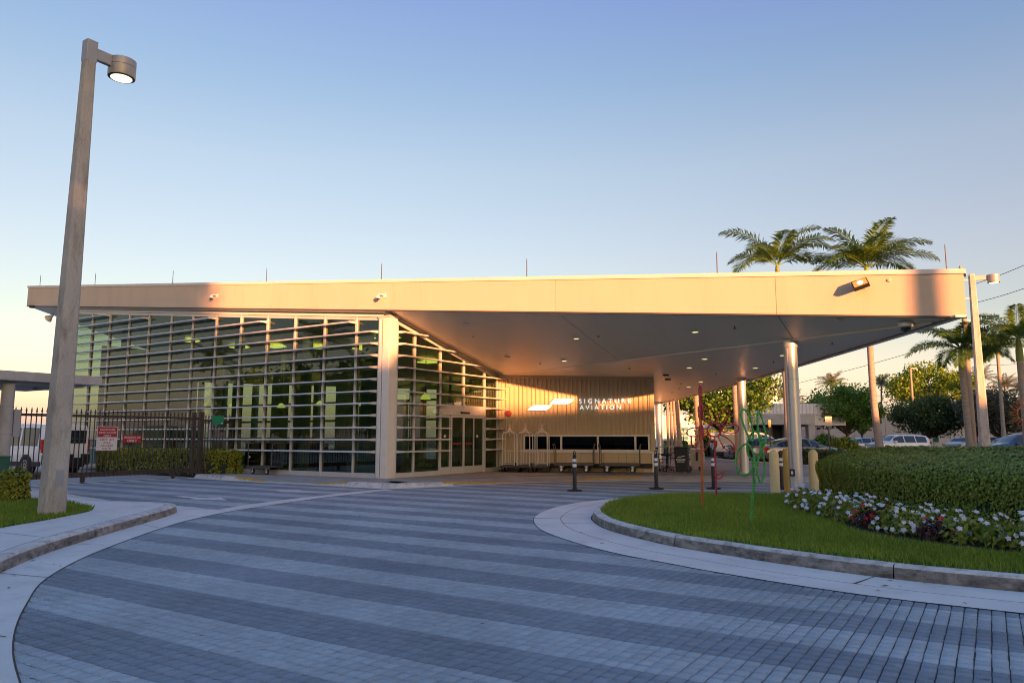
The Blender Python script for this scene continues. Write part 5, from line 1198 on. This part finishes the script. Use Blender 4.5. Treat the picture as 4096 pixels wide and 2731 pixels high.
def tree(lab, base, zc, rx, rz, nl, leaf, m, trunk=None, lean=(0,0), clumps=60, tr=.18, name='tree', group=None, shape=.55):
    t = thing(name, lab, 'tree', base, 0, group); c = np.array([lean[0], lean[1], zc])
    cd_ = unit(rng.normal(size=(clumps, 3))); rr = (.35+.65*rng.random(clumps)**.5)[:, None]; cc = c+cd_*rr*[rx, rx, rz]; cc[:, 2] = np.maximum(cc[:, 2], zc-rz*.75)
    k_ = int(nl*1.5)//clumps; cs = (.16+.14*rng.random(clumps))*min(rx, rz*1.4)
    Cc = np.repeat(cc, k_, 0)+np.clip(rng.normal(size=(clumps*k_, 3)), -1.7, 1.7)*.85*np.repeat(cs, k_)[:, None]*[1,1,.75]
    tb = np.repeat(rng.normal(.45, .14, clumps), k_); tn = np.clip(tb+rng.normal(0, .16, len(tb)), 0, 1)
    N_ = unit(Cc-np.repeat(cc, k_, 0)+[0,0,.3*min(rx,rz)])
    Vv, Fc, tn = leaves(Cc, leaf, .6, N_, .45, .12, tn); link('crown', np_mesh('crown', Vv, Fc, m, tn), t)
    mb = MB(); top = Vector(c)-Vector((0,0,rz*.25)); mid = Vector((lean[0]*.45, lean[1]*.45, (zc-rz)*.75)); mb.tube(spline([(0,0,-.1),mid*.5+Vector((0,0,0)),mid,top], 4), list(np.linspace(tr, tr*.35, 13)), 8)
    for k2 in rng.choice(clumps, min(14, clumps), replace=False):
        p = Vector(cc[k2]); mb.tube(spline([mid, mid.lerp(p, .5)+Vector((0,0,-.15*rz*.5)), p], 4), list(np.linspace(tr*.5, tr*.08, 9)), 6)
    mb.build('trunk', M['bark'], t, smooth=True); return t
tree('spreading green tree behind the canopy columns', base_at(2880, 50), 4.6, 3.6, 2.0, 7200, .26, M['leaf'], clumps=70)
tree('round green tree right of the portico', base_at(3390, 63), 3.9, 2.8, 1.7, 7000, .24, M['leaf'], clumps=60)
tree('small green tree in front of the grey wall', base_at(3448, 80), 3.6, 1.8, 1.3, 2400, .28, M['leaf'], clumps=30)
tree('bright sunlit yellow-green tree behind the grey wall', base_at(3715, 100), 8.2, 4.3, 2.7, 6500, .36, M['leaf_bright'], clumps=70)
tree('dark spreading tree with a leaning trunk by the grey wall', base_at(3690, 72), 3.5, 3.3, 1.7, 8000, .25, M['leaf_dark'], lean=(.9,.4), clumps=70, tr=.22)
tree('grey-green tree at the right edge', base_at(4010, 66), 3.7, 2.7, 1.9, 6500, .25, M['leaf_grey'], lean=(-.4,0), clumps=60)
tree('grey-green shrubby tree beside the right lamp post', base_at(3905, 70), 3.6, 1.5, 1.7, 3200, .25, M['leaf_grey'], clumps=36)
tree('yellow-green slender tree behind the utility pole', base_at(3890, 78), 6.4, 1.6, 2.2, 1800, .28, M['leaf_bright'], clumps=26)
def shrub(lab, base, rx, h, n, leaf, m, name='shrub'):
    t = thing(name, lab, 'shrub', base, YAW); d = unit(rng.normal(size=(n, 3))); d[:, 2] = np.abs(d[:, 2]); Cc = d*(.6+.4*rng.random(n))[:, None]*[rx, rx*.6, h]+[0,0,.05]
    Vv, Fc, tn = leaves(Cc, leaf, .35, unit(d+[0,0,.5]), .5, .1, np.clip(rng.normal(.5,.25,n),0,1)); link('foliage', np_mesh('foliage', Vv, Fc, m, tn), t); MB().tube([(0,0,-.05),(0,0,h*.5)], .04, 5).build('stem', M['bark'], t); return t
shrub('tropical shrub clump left of the tree by the portico', base_at(3300, 60), 1.5, 1.7, 1500, .30, M['leaf']); shrub('yellow-green shrub clump under the round green tree', base_at(3375, 59), 1.4, 1.5, 1500, .28, M['yhedge'])
def row_hedge(lab, a, b, da, db, wdt, h, m, dens=60, leaf=.16, z0=.1):
    p = base_at(a, da); q = base_at(b, db); t = (q-p).normalized(); r = Vector((-t.y, t.x, 0))*wdt/2
    hedge_block('row_hedge', lab, [tuple(v)[:2] for v in (p-r, q-r, q+r, p+r)], h-.08, h, .3, dens, leaf, m, z0, cell=.2)
row_hedge('tall clipped hedge behind the white van', 2785, 3010, 55, 55, 1.2, 2.0, M['hedge']); row_hedge('low hedge before the white building, left', 2660, 2745, 56, 56, 1.0, 1.2, M['hedge']); row_hedge('trimmed hedge in front of the grey wall', 3428, 3590, 78, 78, 1.2, 1.35, M['hedge'], 30, .22)
# planters in the parking
def planter(lab, a, b, da, db, hh):
    p = base_at(a, da); q = base_at(b, db); t = (q-p).normalized(); r = Vector((-t.y, t.x, 0)); pl_ = [p, q, q+r*1.9, p+r*1.9]; pt = thing('kerbed_planter', lab, 'planter', p)
    for u_, v_ in zip(pl_, pl_[1:]+pl_[:1]): o_ = MB().bar(u_+Vector((0,0,.085))-p, v_+Vector((0,0,.085))-p, .18, .17).build('kerb', M['kerb'], pt)
    MB().add([tuple(x-p+Vector((0,0,.15))) for x in pl_], [(0,1,2,3)]).build('mulch', M['mulch'], pt)
    return p, q, r
p, q, r = planter('kerbed planter with red mulch behind the steel columns', 2868, 3290, 46.0, 34.6, .8)
hedge_block('planter_hedge', 'low brown-green hedge in the mulched planter', [tuple(v)[:2] for v in (p+r*.5+(q-p)*.03, p+(q-p)*.46+r*.5, p+(q-p)*.46+r*1.5, p+(q-p)*.03+r*1.5)], .80, .88, .3, 110, .12, M['leaf_dark'], .15, cell=.2); hedge_block('planter_hedge', 'low hedge at the right end of the mulched planter', [tuple(v)[:2] for v in (p+(q-p)*.60+r*.5, p+(q-p)*.98+r*.5, p+(q-p)*.98+r*1.5, p+(q-p)*.60+r*1.5)], .80, .88, .3, 110, .12, M['leaf_dark'], .15, cell=.2)
p, q, r = planter('kerbed planter with red mulch right of the sign wall', 2690, 2815, 52.5, 51.0, .8)
hedge_block('planter_hedge', 'low hedge in the planter right of the sign wall', [tuple(v)[:2] for v in (p+r*.5, q+r*.5, q+r*1.5, p+r*1.5)], .80, .9, .3, 110, .13, M['leaf'], .15, cell=.2)

def palm(lab, base, H, top, nf=15, FL=2.9, tr=.20, seed=1, shaft=True, bend=.0, m='palm', drop=.55, name='palm_tree', lmul=1.0, angs=None, erect=0):
    r = np.random.default_rng(seed); t = thing(name, lab, 'palm tree', base, 0); base = Vector(base); tp = Vector(top)-base
    path = spline([(0,0,-.1), tp*.35+Vector((bend,0,0)), tp*.75+Vector((bend*.6,0,0)), tp], 5)
    rad = [tr*(1.25-.35*min(1, i/4)) if i < 5 else tr*(.92-.2*(i/len(path))) for i in range(len(path))]; tb = MB().tube(path, rad, 12); tb.build('trunk', M['palmtrunk'], t, smooth=True)
    cz = tp.z
    if shaft:
        MB().tube([tp-Vector((0,0,.05)), tp+Vector((0,0,.5)), tp+Vector((0,0,1.05)), tp+Vector((0,0,1.3))], [tr*.85, tr*.8, tr*.55, tr*.3], 12).build('crownshaft', M['crownshaft'], t, smooth=True); cz += 1.15
    c = np.array([tp.x, tp.y, cz])
    for k_ in range(nf):
        az = 2*pi*k_/nf*2.399*nf/(2*pi)+r.normal(0, .15); el = ((1.25-1.35*(k_/nf)) if not erect else (1.35-1.1*(k_/nf)))+r.normal(0, .08)
        if angs: az, el = angs[k_ % len(angs)]
        L = FL*(.85+.3*r.random()); d = np.array([cos(az), sin(az), 0]); pts = []; p = c.copy(); a = el; ns = 16
        for s in range(ns+1):
            pts.append(p.copy()); p = p+(d*cos(a)+np.array([0,0,sin(a)]))*L/ns; a -= drop*(1.9/ns)*(.4+1.6*s/ns)
        pts = np.array(pts); fr = MB().tube([tuple(x) for x in pts], list(np.linspace(.028, .006, ns+1)), 5)
        # leaflets
        nl = int(58*lmul); u = np.linspace(.14, 1, nl); ii = np.clip((u*ns).astype(int), 0, ns-1); ff = (u*ns-ii)[:, None]; b = pts[ii]*(1-ff)+pts[np.minimum(ii+1, ns)]*ff; tg = unit(pts[np.minimum(ii+1, ns)]-pts[ii]); side = unit(np.cross(tg, [0,0,1])); up = np.cross(side, tg); ll = (FL*.24*np.sin(np.clip(u*2.6+.35, 0, pi-.25))+.10)
        Vv = []
        for sg in (-1, 1):
            for lay in (0, 1):
                dd = unit(side*sg*.85+tg*.65+up*(.35 if lay else -.05)+r.normal(0, .10, (nl, 3))); w = np.cross(dd, up)*.5; l_ = (ll*(.8+.4*r.random(nl)))[:, None]; wd = .027*FL/2.9
                mid = b+dd*l_*.55-np.array([0,0,1])*l_*.04; tip = b+dd*l_*.98-np.array([0,0,1])*l_*.26; wv = unit(np.cross(dd, up))*wd
                Vv.append(np.stack([b, mid+wv, tip, mid-wv], 1))
        Vv = np.concatenate(Vv).reshape(-1, 3); nq = len(Vv)//4; base_n = len(fr.v)
        fd = link('frond', None, t) if False else None
        me = np_mesh('frond', np.vstack([np.array([list(x) for x in fr.v]), Vv]), np.vstack([np.array([f for f in fr.f if len(f) == 4]), np.arange(4*nq).reshape(-1, 4)+base_n]), M[m], np.concatenate([np.full(sum(len(f) == 4 for f in fr.f), .8), np.clip(r.normal(.45, .2, nq), 0, 1)]))
        link('frond', me, t)
    return t
def palm_px(lab, xb, xt, yt, dist, **k): b = base_at(xb, dist, 0); tp = D(xt, yt, dist); return palm(lab, b, 0, tp, **k)
palm_px('royal palm whose crown rises over the roof, left of the pair', 3150, 3112, 1138, 44, seed=3, nf=11, FL=3.6, bend=.1, drop=.62, angs=[(YAW+.1,1.2),(YAW+pi-.1,1.05),(YAW+pi+.2,.5),(YAW-.2,.42),(YAW-pi/2,1.0),(YAW-pi/2+.7,.75),(YAW+pi/2,.95),(YAW+pi+.6,.25),(YAW+.7,.7),(YAW-pi/2-.8,.6),(YAW+.2,.85)])
palm_px('royal palm whose crown rises over the roof, right of the pair', 3522, 3470, 1155, 40, seed=5, nf=14, FL=3.2, bend=-.15, drop=.55, angs=[(YAW+pi,1.22),(YAW+.0,1.02),(YAW+.25,.40),(YAW+pi-.2,.35),(YAW-pi/2,.85),(YAW-pi/2+.5,.6),(YAW-pi/2-.5,.65),(YAW+pi/2,.9),(YAW-.5,.75),(YAW+pi+.5,.7),(YAW-pi/2+1.0,.45),(YAW-pi/2-1.0,.4),(YAW+pi/2+.6,.7),(YAW-pi/2+.2,1.2)])
palm_px('royal palm with green crownshaft just left of the right lamp post', 3878, 3848, 1475, 43, seed=8, nf=16, FL=2.9, tr=.21)
palm_px('royal palm cut by the right edge of the picture', 4110, 4080, 1440, 40, seed=11, nf=15, FL=2.7, tr=.22)
palm_px('thin tall palm between the right lamp post and the edge', 4015, 3990, 1400, 62, seed=13, nf=16, FL=2.8, tr=.17, shaft=False)
palm_px('palm trunk lit orange left of the red flower, crown above the canopy', 2800, 2778, 1440, 42, seed=17, nf=12, FL=2.4, tr=.22); palm_px('grey palm trunk between the two steel columns, crown above the canopy', 2955, 2933, 1400, 38, seed=19, nf=12, FL=2.3, tr=.20)
palm_px('leaning palm trunk right of the sign wall', 2722, 2700, 1500, 44, seed=23, nf=10, FL=2.0, tr=.16)
for i, (xb, xt, lab) in enumerate(((2672,2667,'slender palm stem nearest the return wall'),(2686,2682,'middle slender palm stem right of the sign wall'),(2702,2692,'right slender palm stem of the cluster of three'))): palm_px(lab, xb, xt, 1530, 45.5, seed=30+i, nf=7, FL=1.6, tr=.10, shaft=False)
for i, (xb, xt, yt, dist, lab) in enumerate(((3325,3325,1535,95,'pale fan palm above the round green tree'),(3525,3525,1540,105,'fan palm right of the tall palm trunk'),(3135,3135,1590,110,'pale fan palm right of the white building'),(3175,3175,1600,112,'pale fan palm half hidden by the steel column'),(3925,3925,1510,95,'fan palm right of the utility pole'),(4020,4020,1545,95,'small fan palm at right above the grey tree'),(4090,4090,1560,80,'grey fan palm at the right edge'))):
    palm_px(lab, xb, xt, yt, dist, seed=40+i, nf=22, FL=1.9, tr=.14, shaft=False, m='fanpalm', drop=.35, name='fan_palm', lmul=.6)
# ================================================================== BACKGROUND BUILDINGS AND STREET FURNITURE
def bg_building(name, lab, x, dist):
    p = base_at(x, dist); t = thing(name, lab, 'building', p, YAW); return t, dist
def hx(t_d, x, x0): return (x-x0)*t_d/2990.0
def hz(d, y): return 1.5+(1746-y)*d/2990.0
def bbox(t, x0, d, a, b, ya, yb, f, k, name, m, **kw):   # box from survey columns a..b, rows ya (top)..yb (bottom), front at f, back at k (metres behind)
    return MB().box(hx(d,a,x0), hx(d,b,x0), f, k, hz(d,yb), hz(d,ya)).build(name, m, t, **kw)
x0, d = 2800, 64; t, d = bg_building('white_hangar', 'white metal-sided building with teal windows behind the columns', x0, d)
MB().box(hx(d,2500,x0), hx(d,3005,x0), 0, 10, 0, hz(d,1762)).build('base_wall', M['grey_wall'], t)
zt1, zb1 = hz(d,1658), hz(d,1762)
def ribs(t, xa, xb, z0, z1, y, m, pitch=.45, name='siding', dep=.05):
    mb = MB(); pts = []; x = xa
    while x < xb:
        for dx, dy in ((0,0),(pitch*.55,0),(pitch*.65,-dep),(pitch*.9,-dep),(pitch,0)): pts.append((min(x+dx, xb), y+dy))
        x += pitch
    n = len(pts); return mb.add([(a, b, z0) for a, b in pts]+[(a, b, z1) for a, b in pts], [(i, i+1, n+i+1, n+i) for i in range(n-1)]).build(name, m, t)
ribs(t, hx(d,2500,x0), hx(d,3005,x0), zb1, zt1, -.02, M['white_metal']); MB().box(hx(d,2500,x0), hx(d,3005,x0), .1, 10, zb1, zt1).build('wall_mass', M['white_metal'], t)
for a, b in ((2700,2753),(2790,2853),(2868,2935)):
    w = link('window', None, t)
    for j in range(3):
        za = hz(d,1758)+j*(hz(d,1706)-hz(d,1758))/3; zb = za+(hz(d,1706)-hz(d,1758))/3-.08; MB().box(hx(d,a,x0), hx(d,b,x0), -.11, -.09, za, zb).build('pane', M['teal_glass'], w)
    MB().box(hx(d,a-4,x0), hx(d,b+4,x0), -.089, -.06, hz(d,1761), hz(d,1703)).build('frame', M['white_frame'], w)
x0, d = 3000, 88; t, d = bg_building('white_hangar_block', 'tall white metal block behind the portico', x0, d)
MB().box(hx(d,2880,x0), hx(d,3117,x0), .1, 14, 0, hz(d,1532)).build('wall_mass', M['white_metal'], t); ribs(t, hx(d,2880,x0), hx(d,3117,x0), hz(d,1598), hz(d,1540), 0, M['white_metal'], 1.0, dep=.1); MB().box(hx(d,2870,x0), hx(d,3120,x0), -.25, 14.2, hz(d,1536), hz(d,1528)).build('roof_edge', M['white_metal'], t)
for y in (1603, 1612): MB().box(hx(d,2880,x0), hx(d,3117,x0), -.2, .09, hz(d,y+3), hz(d,y)).build('ledge', M['white_metal'], t)
x0, d = 3130, 60; t, d = bg_building('portico_building', 'concrete portico entrance with a ribbed white roof band', x0, d)
ribs(t, hx(d,3040,x0), hx(d,3420,x0), hz(d,1657), hz(d,1612), 1.5, M['white_metal'], .30); MB().box(hx(d,3040,x0), hx(d,3420,x0), 1.6, 12, hz(d,1700), hz(d,1613)).build('roof_mass', M['white_metal'], t)
MB().box(hx(d,2985,x0), hx(d,3262,x0), 0, 3.5, hz(d,1698), hz(d,1656)).build('portico_slab', M['portico'], t); MB().box(hx(d,3236,x0), hx(d,3262,x0), .05, .7, 0, hz(d,1698)-.001).build('pillar', M['portico'], t); MB().box(hx(d,2988,x0), hx(d,3014,x0), .05, .7, 0, hz(d,1698)-.001).build('pillar', M['portico'], t)
MB().box(hx(d,2985,x0), hx(d,3262,x0), 3.5, 3.7, 0, hz(d,1698)).build('rear_wall', M['inner_dark'], t); MB().box(hx(d,3190,x0), hx(d,3217,x0), 2.4, 3.4, 0, hz(d,1699)).build('entrance_pier', M['portico'], t)
w = link('window', None, t)
for a, b in ((3080,3113),(3116,3150)):
    for ya, yb in ((1706,1735),(1738,1765)): MB().box(hx(d,a,x0), hx(d,b,x0), 3.4, 3.49, hz(d,yb), hz(d,ya)).build('pane', M['teal_glass'], w)
for j in range(6): MB().box(hx(d,3218,x0), hx(d,3232,x0), 2.3, 2.35, hz(d,1790-j*14.5), hz(d,1778.5-j*14.5)).build('glass_block', M['teal_glass'], w)
x0, d = 3700, 92; t, d = bg_building('grey_wall_building', 'long plain grey wall building behind the car park trees', x0, d)
xs = [3300, 3420, 3545, 3670, 3800, 3930, 4060, 4190, 4320]
for a, b in zip(xs[:-1], xs[1:]): MB().box(hx(d,a,x0)+.02, hx(d,b,x0)-.02, 0, .4, 0, hz(d,1652)).build('wall_panel', M['grey_wall'], t)
MB().box(hx(d,3300,x0), hx(d,4320,x0), .41, 20, 0, hz(d,1652)-.1).build('wall_mass', M['grey_wall'], t)
for y in (1735,): MB().box(hx(d,3300,x0), hx(d,4320,x0), -.02, .0-.001, hz(d,y+2), hz(d,y)).build('reveal', M['portico'], t)
o = MB().lathe([(.0,-.06),(.30,-.06),(.30,0),(.0,0)], (0,0,0), 20, 'y').build('round_sign', M['bollard2']); o.location = D(4028,1746,91.5); o.rotation_euler = (0,0,YAW); tag(o, 'small round yellow sign on the grey wall', 'sign')

def post_sign(lab, x, dist, ytop, ybot, w, m, zs_=None):
    p = base_at(x, dist); t = thing('sign_post', lab, 'sign', p, YAW); MB().box(-.03,.03,-.03,.03,0,hz(dist,ytop)-.02).build('post', M['gate'], t); MB().box(-w/2,w/2,-.045,-.031,hz(dist,ybot),hz(dist,ytop)).build('sign_plate', m, t); return t
post_sign('back of a grey traffic sign on a dark post left of the hedge', 3316, 38, 1666, 1704, .34, M['steelgrey']); post_sign('narrow orange sign on a thin post behind the green flower', 3080, 41, 1680, 1708, .14, M['bollard2']); post_sign('dark short post left of the orange palm trunk', 2764, 47, 1742, 1775, .10, M['black']); post_sign('thin post with a blue tipped sign near the palm stems', 2733, 55, 1714, 1732, .10, M['signwhite'])
p = base_at(3742, 71); t = thing('charging_station', 'small white and teal charging station at the grey wall', 'charging station', p, YAW); MB().box(-.2,.2,-.15,.15,0,1.0).build('cabinet', M['white_cam'], t, bevel=.05); MB().box(-.22,.22,-.16,.16,1.001,1.4).build('screen_head', M['green_sign'], t, bevel=.05)
p = base_at(3533, 64); t = thing('utility_box', 'small pale box on a post above the white suv', 'utility box', base_at(3533, 76), YAW); MB().box(-.3,.3,-.15,.15,.9,1.6).build('box', M['white_frame'], t); MB().box(-.05,.05,-.05,.05,0,.899).build('post', M['gate'], t)

# utility poles and wires
def util_pole(lab, xb, xt, yt, dist, r, m, arms=()):
    b = base_at(xb, dist); tp = D(xt, yt, dist); t = thing('utility_pole', lab, 'utility pole', b, YAW); H = tp.z; MB().tube([(0,0,0),(0,0,H*.5),(0,0,H-.3),(0,0,H)], [r,r*.85,r*.7,r*.15], 14).build('pole', m, t, smooth=True)
    for z, l in arms: MB().bar((0,-.1,z),(l,-.1,z),.10,.10).build('cross_arm', M['pipe'], t); MB().lathe([(.05,z-.25),(.08,z-.15),(.05,z-.05)], (l,-.1,0), 10).build('insulator', M['white_frame'], t)
    return b, H
b1, H1 = util_pole('tall orange-lit utility pole behind the right lamp post', 3893, 3836, 1062, 56, .22, M['wood'], ((11.9,1.0),(10.2,1.0),(8.4,1.0),(13.3,.9)))
util_pole('short pale lamp pole in front of the bright tree', 3660, 3652, 1466, 76, .14, M['palmtrunk'], ((8.4,.6),))
RTv = Vector(_rt)
def wire(lab, p, q, sag):
    p = Vector(p); q = Vector(q); pts = [p.lerp(q, t)-Vector((0,0,sag*4*t*(1-t))) for t in np.linspace(0, 1, 14)]
    tag(MB().tube(pts, .022, 5).build('power_line', M['wire']), lab, 'power line', 'power lines at the right')
for z, l, yq, lab in ((13.2,.9,985,'topmost power line rising to the right edge'),(11.8,1.0,1102,'second power line from the top at right'),(10.1,1.0,1190,'third power line from the top at right'),(8.3,1.0,1290,'lowest power line from the utility pole arms')): wire(lab, b1+RTv*l+Vector((0,0,z-.2)), D(4400,yq-75,44), .25)
for y0, y1, lab in ((1418,1640,'power line crossing the sky left of the right lamp post'),(1660,1700,'faint low power line behind the round tree')): wire(lab, D(3880,y0-80,58) if y0 < 1500 else D(3900,1545,90), D(2700,y1-20,110) if y0 < 1500 else D(2900,1590,130), .8)
wire('faint power line at the right over the grey tree', D(3900,1462,80), D(4400,1425,80), .2); wire('second faint power line at the right over the grey tree', D(3900,1510,84), D(4400,1480,84), .2)

# ================================================================== CAFE CORNER
p = G(2732, 1889, .13); t = thing('waste_bin', 'black wheeled waste bin with white company emblem and lettering', 'bin', p, YAW+radians(-24))
MB().hexa([(-.23,-.26,.04),(.23,-.26,.04),(.23,.26,.04),(-.23,.26,.04)], [(-.26,-.29,.92),(.26,-.29,.92),(.26,.29,.92),(-.26,.29,.92)]).build('body', M['black'], t, bevel=.02); MB().box(-.275,.275,-.305,.305,.921,.98).build('lid', M['black'], t, bevel=.02)
for y in (-.2, .2): MB().lathe([(.02,-.02),(.07,-.02),(.07,.02),(.02,.02)], (.235,y,.07), 14, 'x').build('wheel', M['rubber'], t, smooth=True)
def btext(s, cx, z, size, wmax, face):
    me = text_mesh(s, size, .001, 1.15, 1.05, 'CENTER', .003); xs = [v.co.x for v in me.vertices]; w = max(xs)-min(xs)
    for v in me.vertices: v.co.x *= wmax/w
    me.materials.clear(); me.materials.append(M['signwhite']); o = link('lettering', me, t)
    if face == 'f': o.rotation_euler = (pi/2-.034, 0, 0); o.location = (cx, -.262-.034*z-.004, z)
    else: o.rotation_euler = (pi/2, 0, pi/2); o.location = (.262+.02, cx, z)
btext('SIGNATURE', -.02, .47, .085, .36, 'f'); btext('AVIATION', -.02, .385, .085, .28, 'f')
for a, b_, z0, z1 in ((-.15,.03,.575,.615),(-.0,.16,.61,.65)):
    MB().extr([(x, -.262-.034*z-.008, z) for x, z in leafshape(a, b_, z0, z1)], (0,.004,0)).build('emblem_leaf', M['signwhite'], t)
for z in (.30,.36,.42,.58,.66,.70,.80): MB().box(.252+.02,.256+.025,-.12,.10,z,z+.028).build('printed_line', M['signwhite'], t)
p = G(2781, 1881, .13); t = thing('service_cart', 'stainless steel service cart on casters beside the waste bin', 'cart', p, YAW+radians(-10)); MB().box(-.24,.24,-.3,.3,.17,.86).build('cabinet', M['steelgrey'], t, bevel=.01); MB().box(-.34,.27,-.33,.33,.861,.90).build('counter', M['metal'], t); MB().box(.02,.10,-.33,-.301,.40,.75).build('handle_strap', M['black'], t)
for x in (-.18,.18):
    for y in (-.22,.22): MB().box(x-.03,x+.03,y-.03,y+.03,.0,.169).build('caster', M['black'], t)
def chair(lab, x, y, rz, dist=None):
    p = G(x, y, .13); t = thing('cafe_chair', lab, 'chair', p, rz); MB().box(-.22,.22,-.22,.22,.44,.47).build('seat', M['black'], t, bevel=.01)
    for sx in (-1, 1):
        for sy in (-1, 1): MB().tube(spline([(sx*.19,sy*.19,.44),(sx*.17,sy*.17,.25),(sx*.24,sy*.25,0)], 4), .014, 6).build('leg', M['black'], t)
    for k_ in range(5): MB().tube([(-.18+.09*k_,.21,.47),(-.18+.09*k_,.27,.92)], .010, 5).build('back_slat', M['black'], t)
    MB().box(-.23,.23,.25,.29,.88,.95).build('top_rail', M['black'], t, bevel=.01); MB().tube([(-.22,.2,.68),(-.25,-.15,.66),(-.22,-.19,.45)], .012, 5).build('armrest', M['black'], t); MB().tube([(.22,.2,.68),(.25,-.15,.66),(.22,-.19,.45)], .012, 5).build('armrest', M['black'], t)
chair('black metal cafe chair nearest the corner of the sign wall', 2646, 1882, YAW+1.9); chair('black metal cafe chair between table and waste bin', 2692, 1872, YAW-1.4)
p = G(2672, 1868, .13); t = thing('cafe_table', 'small round cafe table with dark base at the wall corner', 'table', p); MB().lathe([(.34,.90),(.35,.91),(.35,.93),(.34,.94)], (0,0,0), 24).build('table_top', M['steelgrey'], t); MB().cyl((0,0,.03),(0,0,.90),.035).build('post', M['black'], t); MB().box(-.3,.3,-.04,.04,0,.04).box(-.04,.04,-.3,.3,.0,.039).build('foot', M['black'], t)
p = G(2668, 1883, .13); t = thing('swivel_stool', 'black swivel stool with a five-star caster base', 'stool', p)
MB().lathe([(.20,.60),(.23,.63),(.23,.67),(.20,.69)], (0,0,0), 18).build('seat', M['black'], t, smooth=True); MB().cyl((0,0,.1),(0,0,.6),.03).build('gas_post', M['black'], t); MB().tube(ring_pts(Vector((0,0,.26)), .2, Vector((1,0,0)), Vector((0,1,0)), 20), .012, 6, True).build('foot_ring', M['metal'], t)
for k_ in range(5): a = 2*pi*k_/5; MB().bar((0,0,.11),(cos(a)*.28,sin(a)*.28,.07),.04,.03).build('base_arm', M['black'], t); MB().lathe([(.01,-.02),(.03,-.02),(.03,.02),(.01,.02)], (cos(a)*.28,sin(a)*.28,.03), 8, 'x').build('caster', M['black'], t)

# leaf litter on gutters
pts = [(215,2255),(240,2262),(168,2246),(60,2300),(35,2347),(130,2240),(545,2172),(2320,2128),(2330,2129),(2640,2165),(2410,2170),(3510,2358),(3540,2340),(3560,2319),(3600,2342),(3700,2330),(3860,2410),(1440,2060),(1900,2070)]
Cc = np.array([tuple(G(x, y, .015)) for x, y in pts]); Vv, Fc, tn = leaves(Cc, .07, .35, np.tile([0,0,1.], (len(Cc),1)), .9); o = link('leaf_litter', np_mesh('leaf_litter', Vv, Fc, M['leafy_litter'], tn)); tag(o, 'scattered dry brown leaves on the concrete gutters', 'leaves', kind='stuff')

# ================================================================== WHAT STANDS BEHIND THE CAMERA (casts the long evening shade, shows in the glass)
SH = Vector((SUN_TO.x, SUN_TO.y, 0)).normalized(); SP = Vector((-SH.y, SH.x, 0)); TEL = math.tan(SUN_EL); C0 = Vector((-12.8, 27, 0))
t = thing('low_shade_block', 'long low block behind the viewer, added to shade the forecourt', 'building', C0+SH*84, atan2(SP.y, SP.x))
hh = 2.72+84*TEL  # unseen block added for shade, its height set by the sign wall's shadow edge
for k_ in range(16): MB().box(-88+k_*11,-77.02+k_*11,-.1,.1,0,hh-.3).build('wall_panel', M['white_metal'], t)
MB().box(-88.2,88.2,-12,.3,hh-.299,hh).build('roof', M['grey_wall'], t); MB().box(-88,88,-11.8,-.2,0,hh-.31).build('wall_mass', M['grey_wall'], t)
Q0 = SH*45+SP*78; t = thing('tall_shade_block', 'tall block out of view to the right, added to shade the car park', 'building', Q0, atan2(SP.y, SP.x))  # second added block, unseen, keeps the low sun off the far walls
for k_ in range(8): MB().box(-38+k_*9.5,-28.52+k_*9.5,-.1,.1,0,12.2).build('wall_panel', M['white_metal'], t)
MB().box(-38,38,-14,-.12,0,12.1).build('wall_mass', M['grey_wall'], t); MB().box(-38.2,38.2,-14.2,.3,12.201,12.6).build('roof', M['grey_wall'], t)
for k_, (p_, s_, top, r_) in enumerate(((7.6,42,8.9,2.2),(4.0,44,9.7,2.6),(.9,42,10.6,2.4),(-1.9,47,15.3,2.5),(-5.4,45,17.2,3.2),(-8.8,42,16.8,3.3),(-13.5,46,15.0,3.6),(-19,43,14.5,3.8),(-26,45,14,4.2),(-34,44,15,4.6))):
    q = SH*s_+SP*p_; rz_ = (top-2.6)/2
    tree('leafy shade tree in the row behind the viewer to the right', (q.x, q.y, 0), top-rz_*.96, r_, rz_, 8500, .55, M['leaf'], clumps=120, tr=.3, group='trees behind the viewer')
pp = Vector((-1.0,18.5,0))+SH*27; palm('royal palm behind the viewer to the right', pp, 0, pp+Vector((0,0,8.4)), nf=12, FL=2.6, tr=.22, seed=71)
i = 0
for x, y, h, r in ((-46,-14,9.5,4.5),(-54,-22,10,5),(-62,-16,8.5,4.5),(-64,-34,11,6),(-76,-30,10,5.5),(-86,-44,11,6.5),(-48,-34,10.5,5.5),(-98,-40,10,6),(-112,-52,11,7),(-38,-30,9.5,5),(-30,-42,10,5.5),(-74,-54,11,6)):
    tree('leafy tree behind the viewer, seen only in the glass', (x,y,0), h*.6, r, h*.40, 2600, .55, M['leaf_dark'], clumps=44, tr=.3, group='trees behind the viewer'); i += 1
palm('royal palm mirrored in the glass facade', (-52,-11,0), 0, (-52,-11,9.2), nf=14, FL=3.2, tr=.24, seed=81); palm('second royal palm mirrored in the glass facade', (-75,-16,0), 0, (-75,-16,9.0), nf=14, FL=3.2, tr=.24, seed=82)
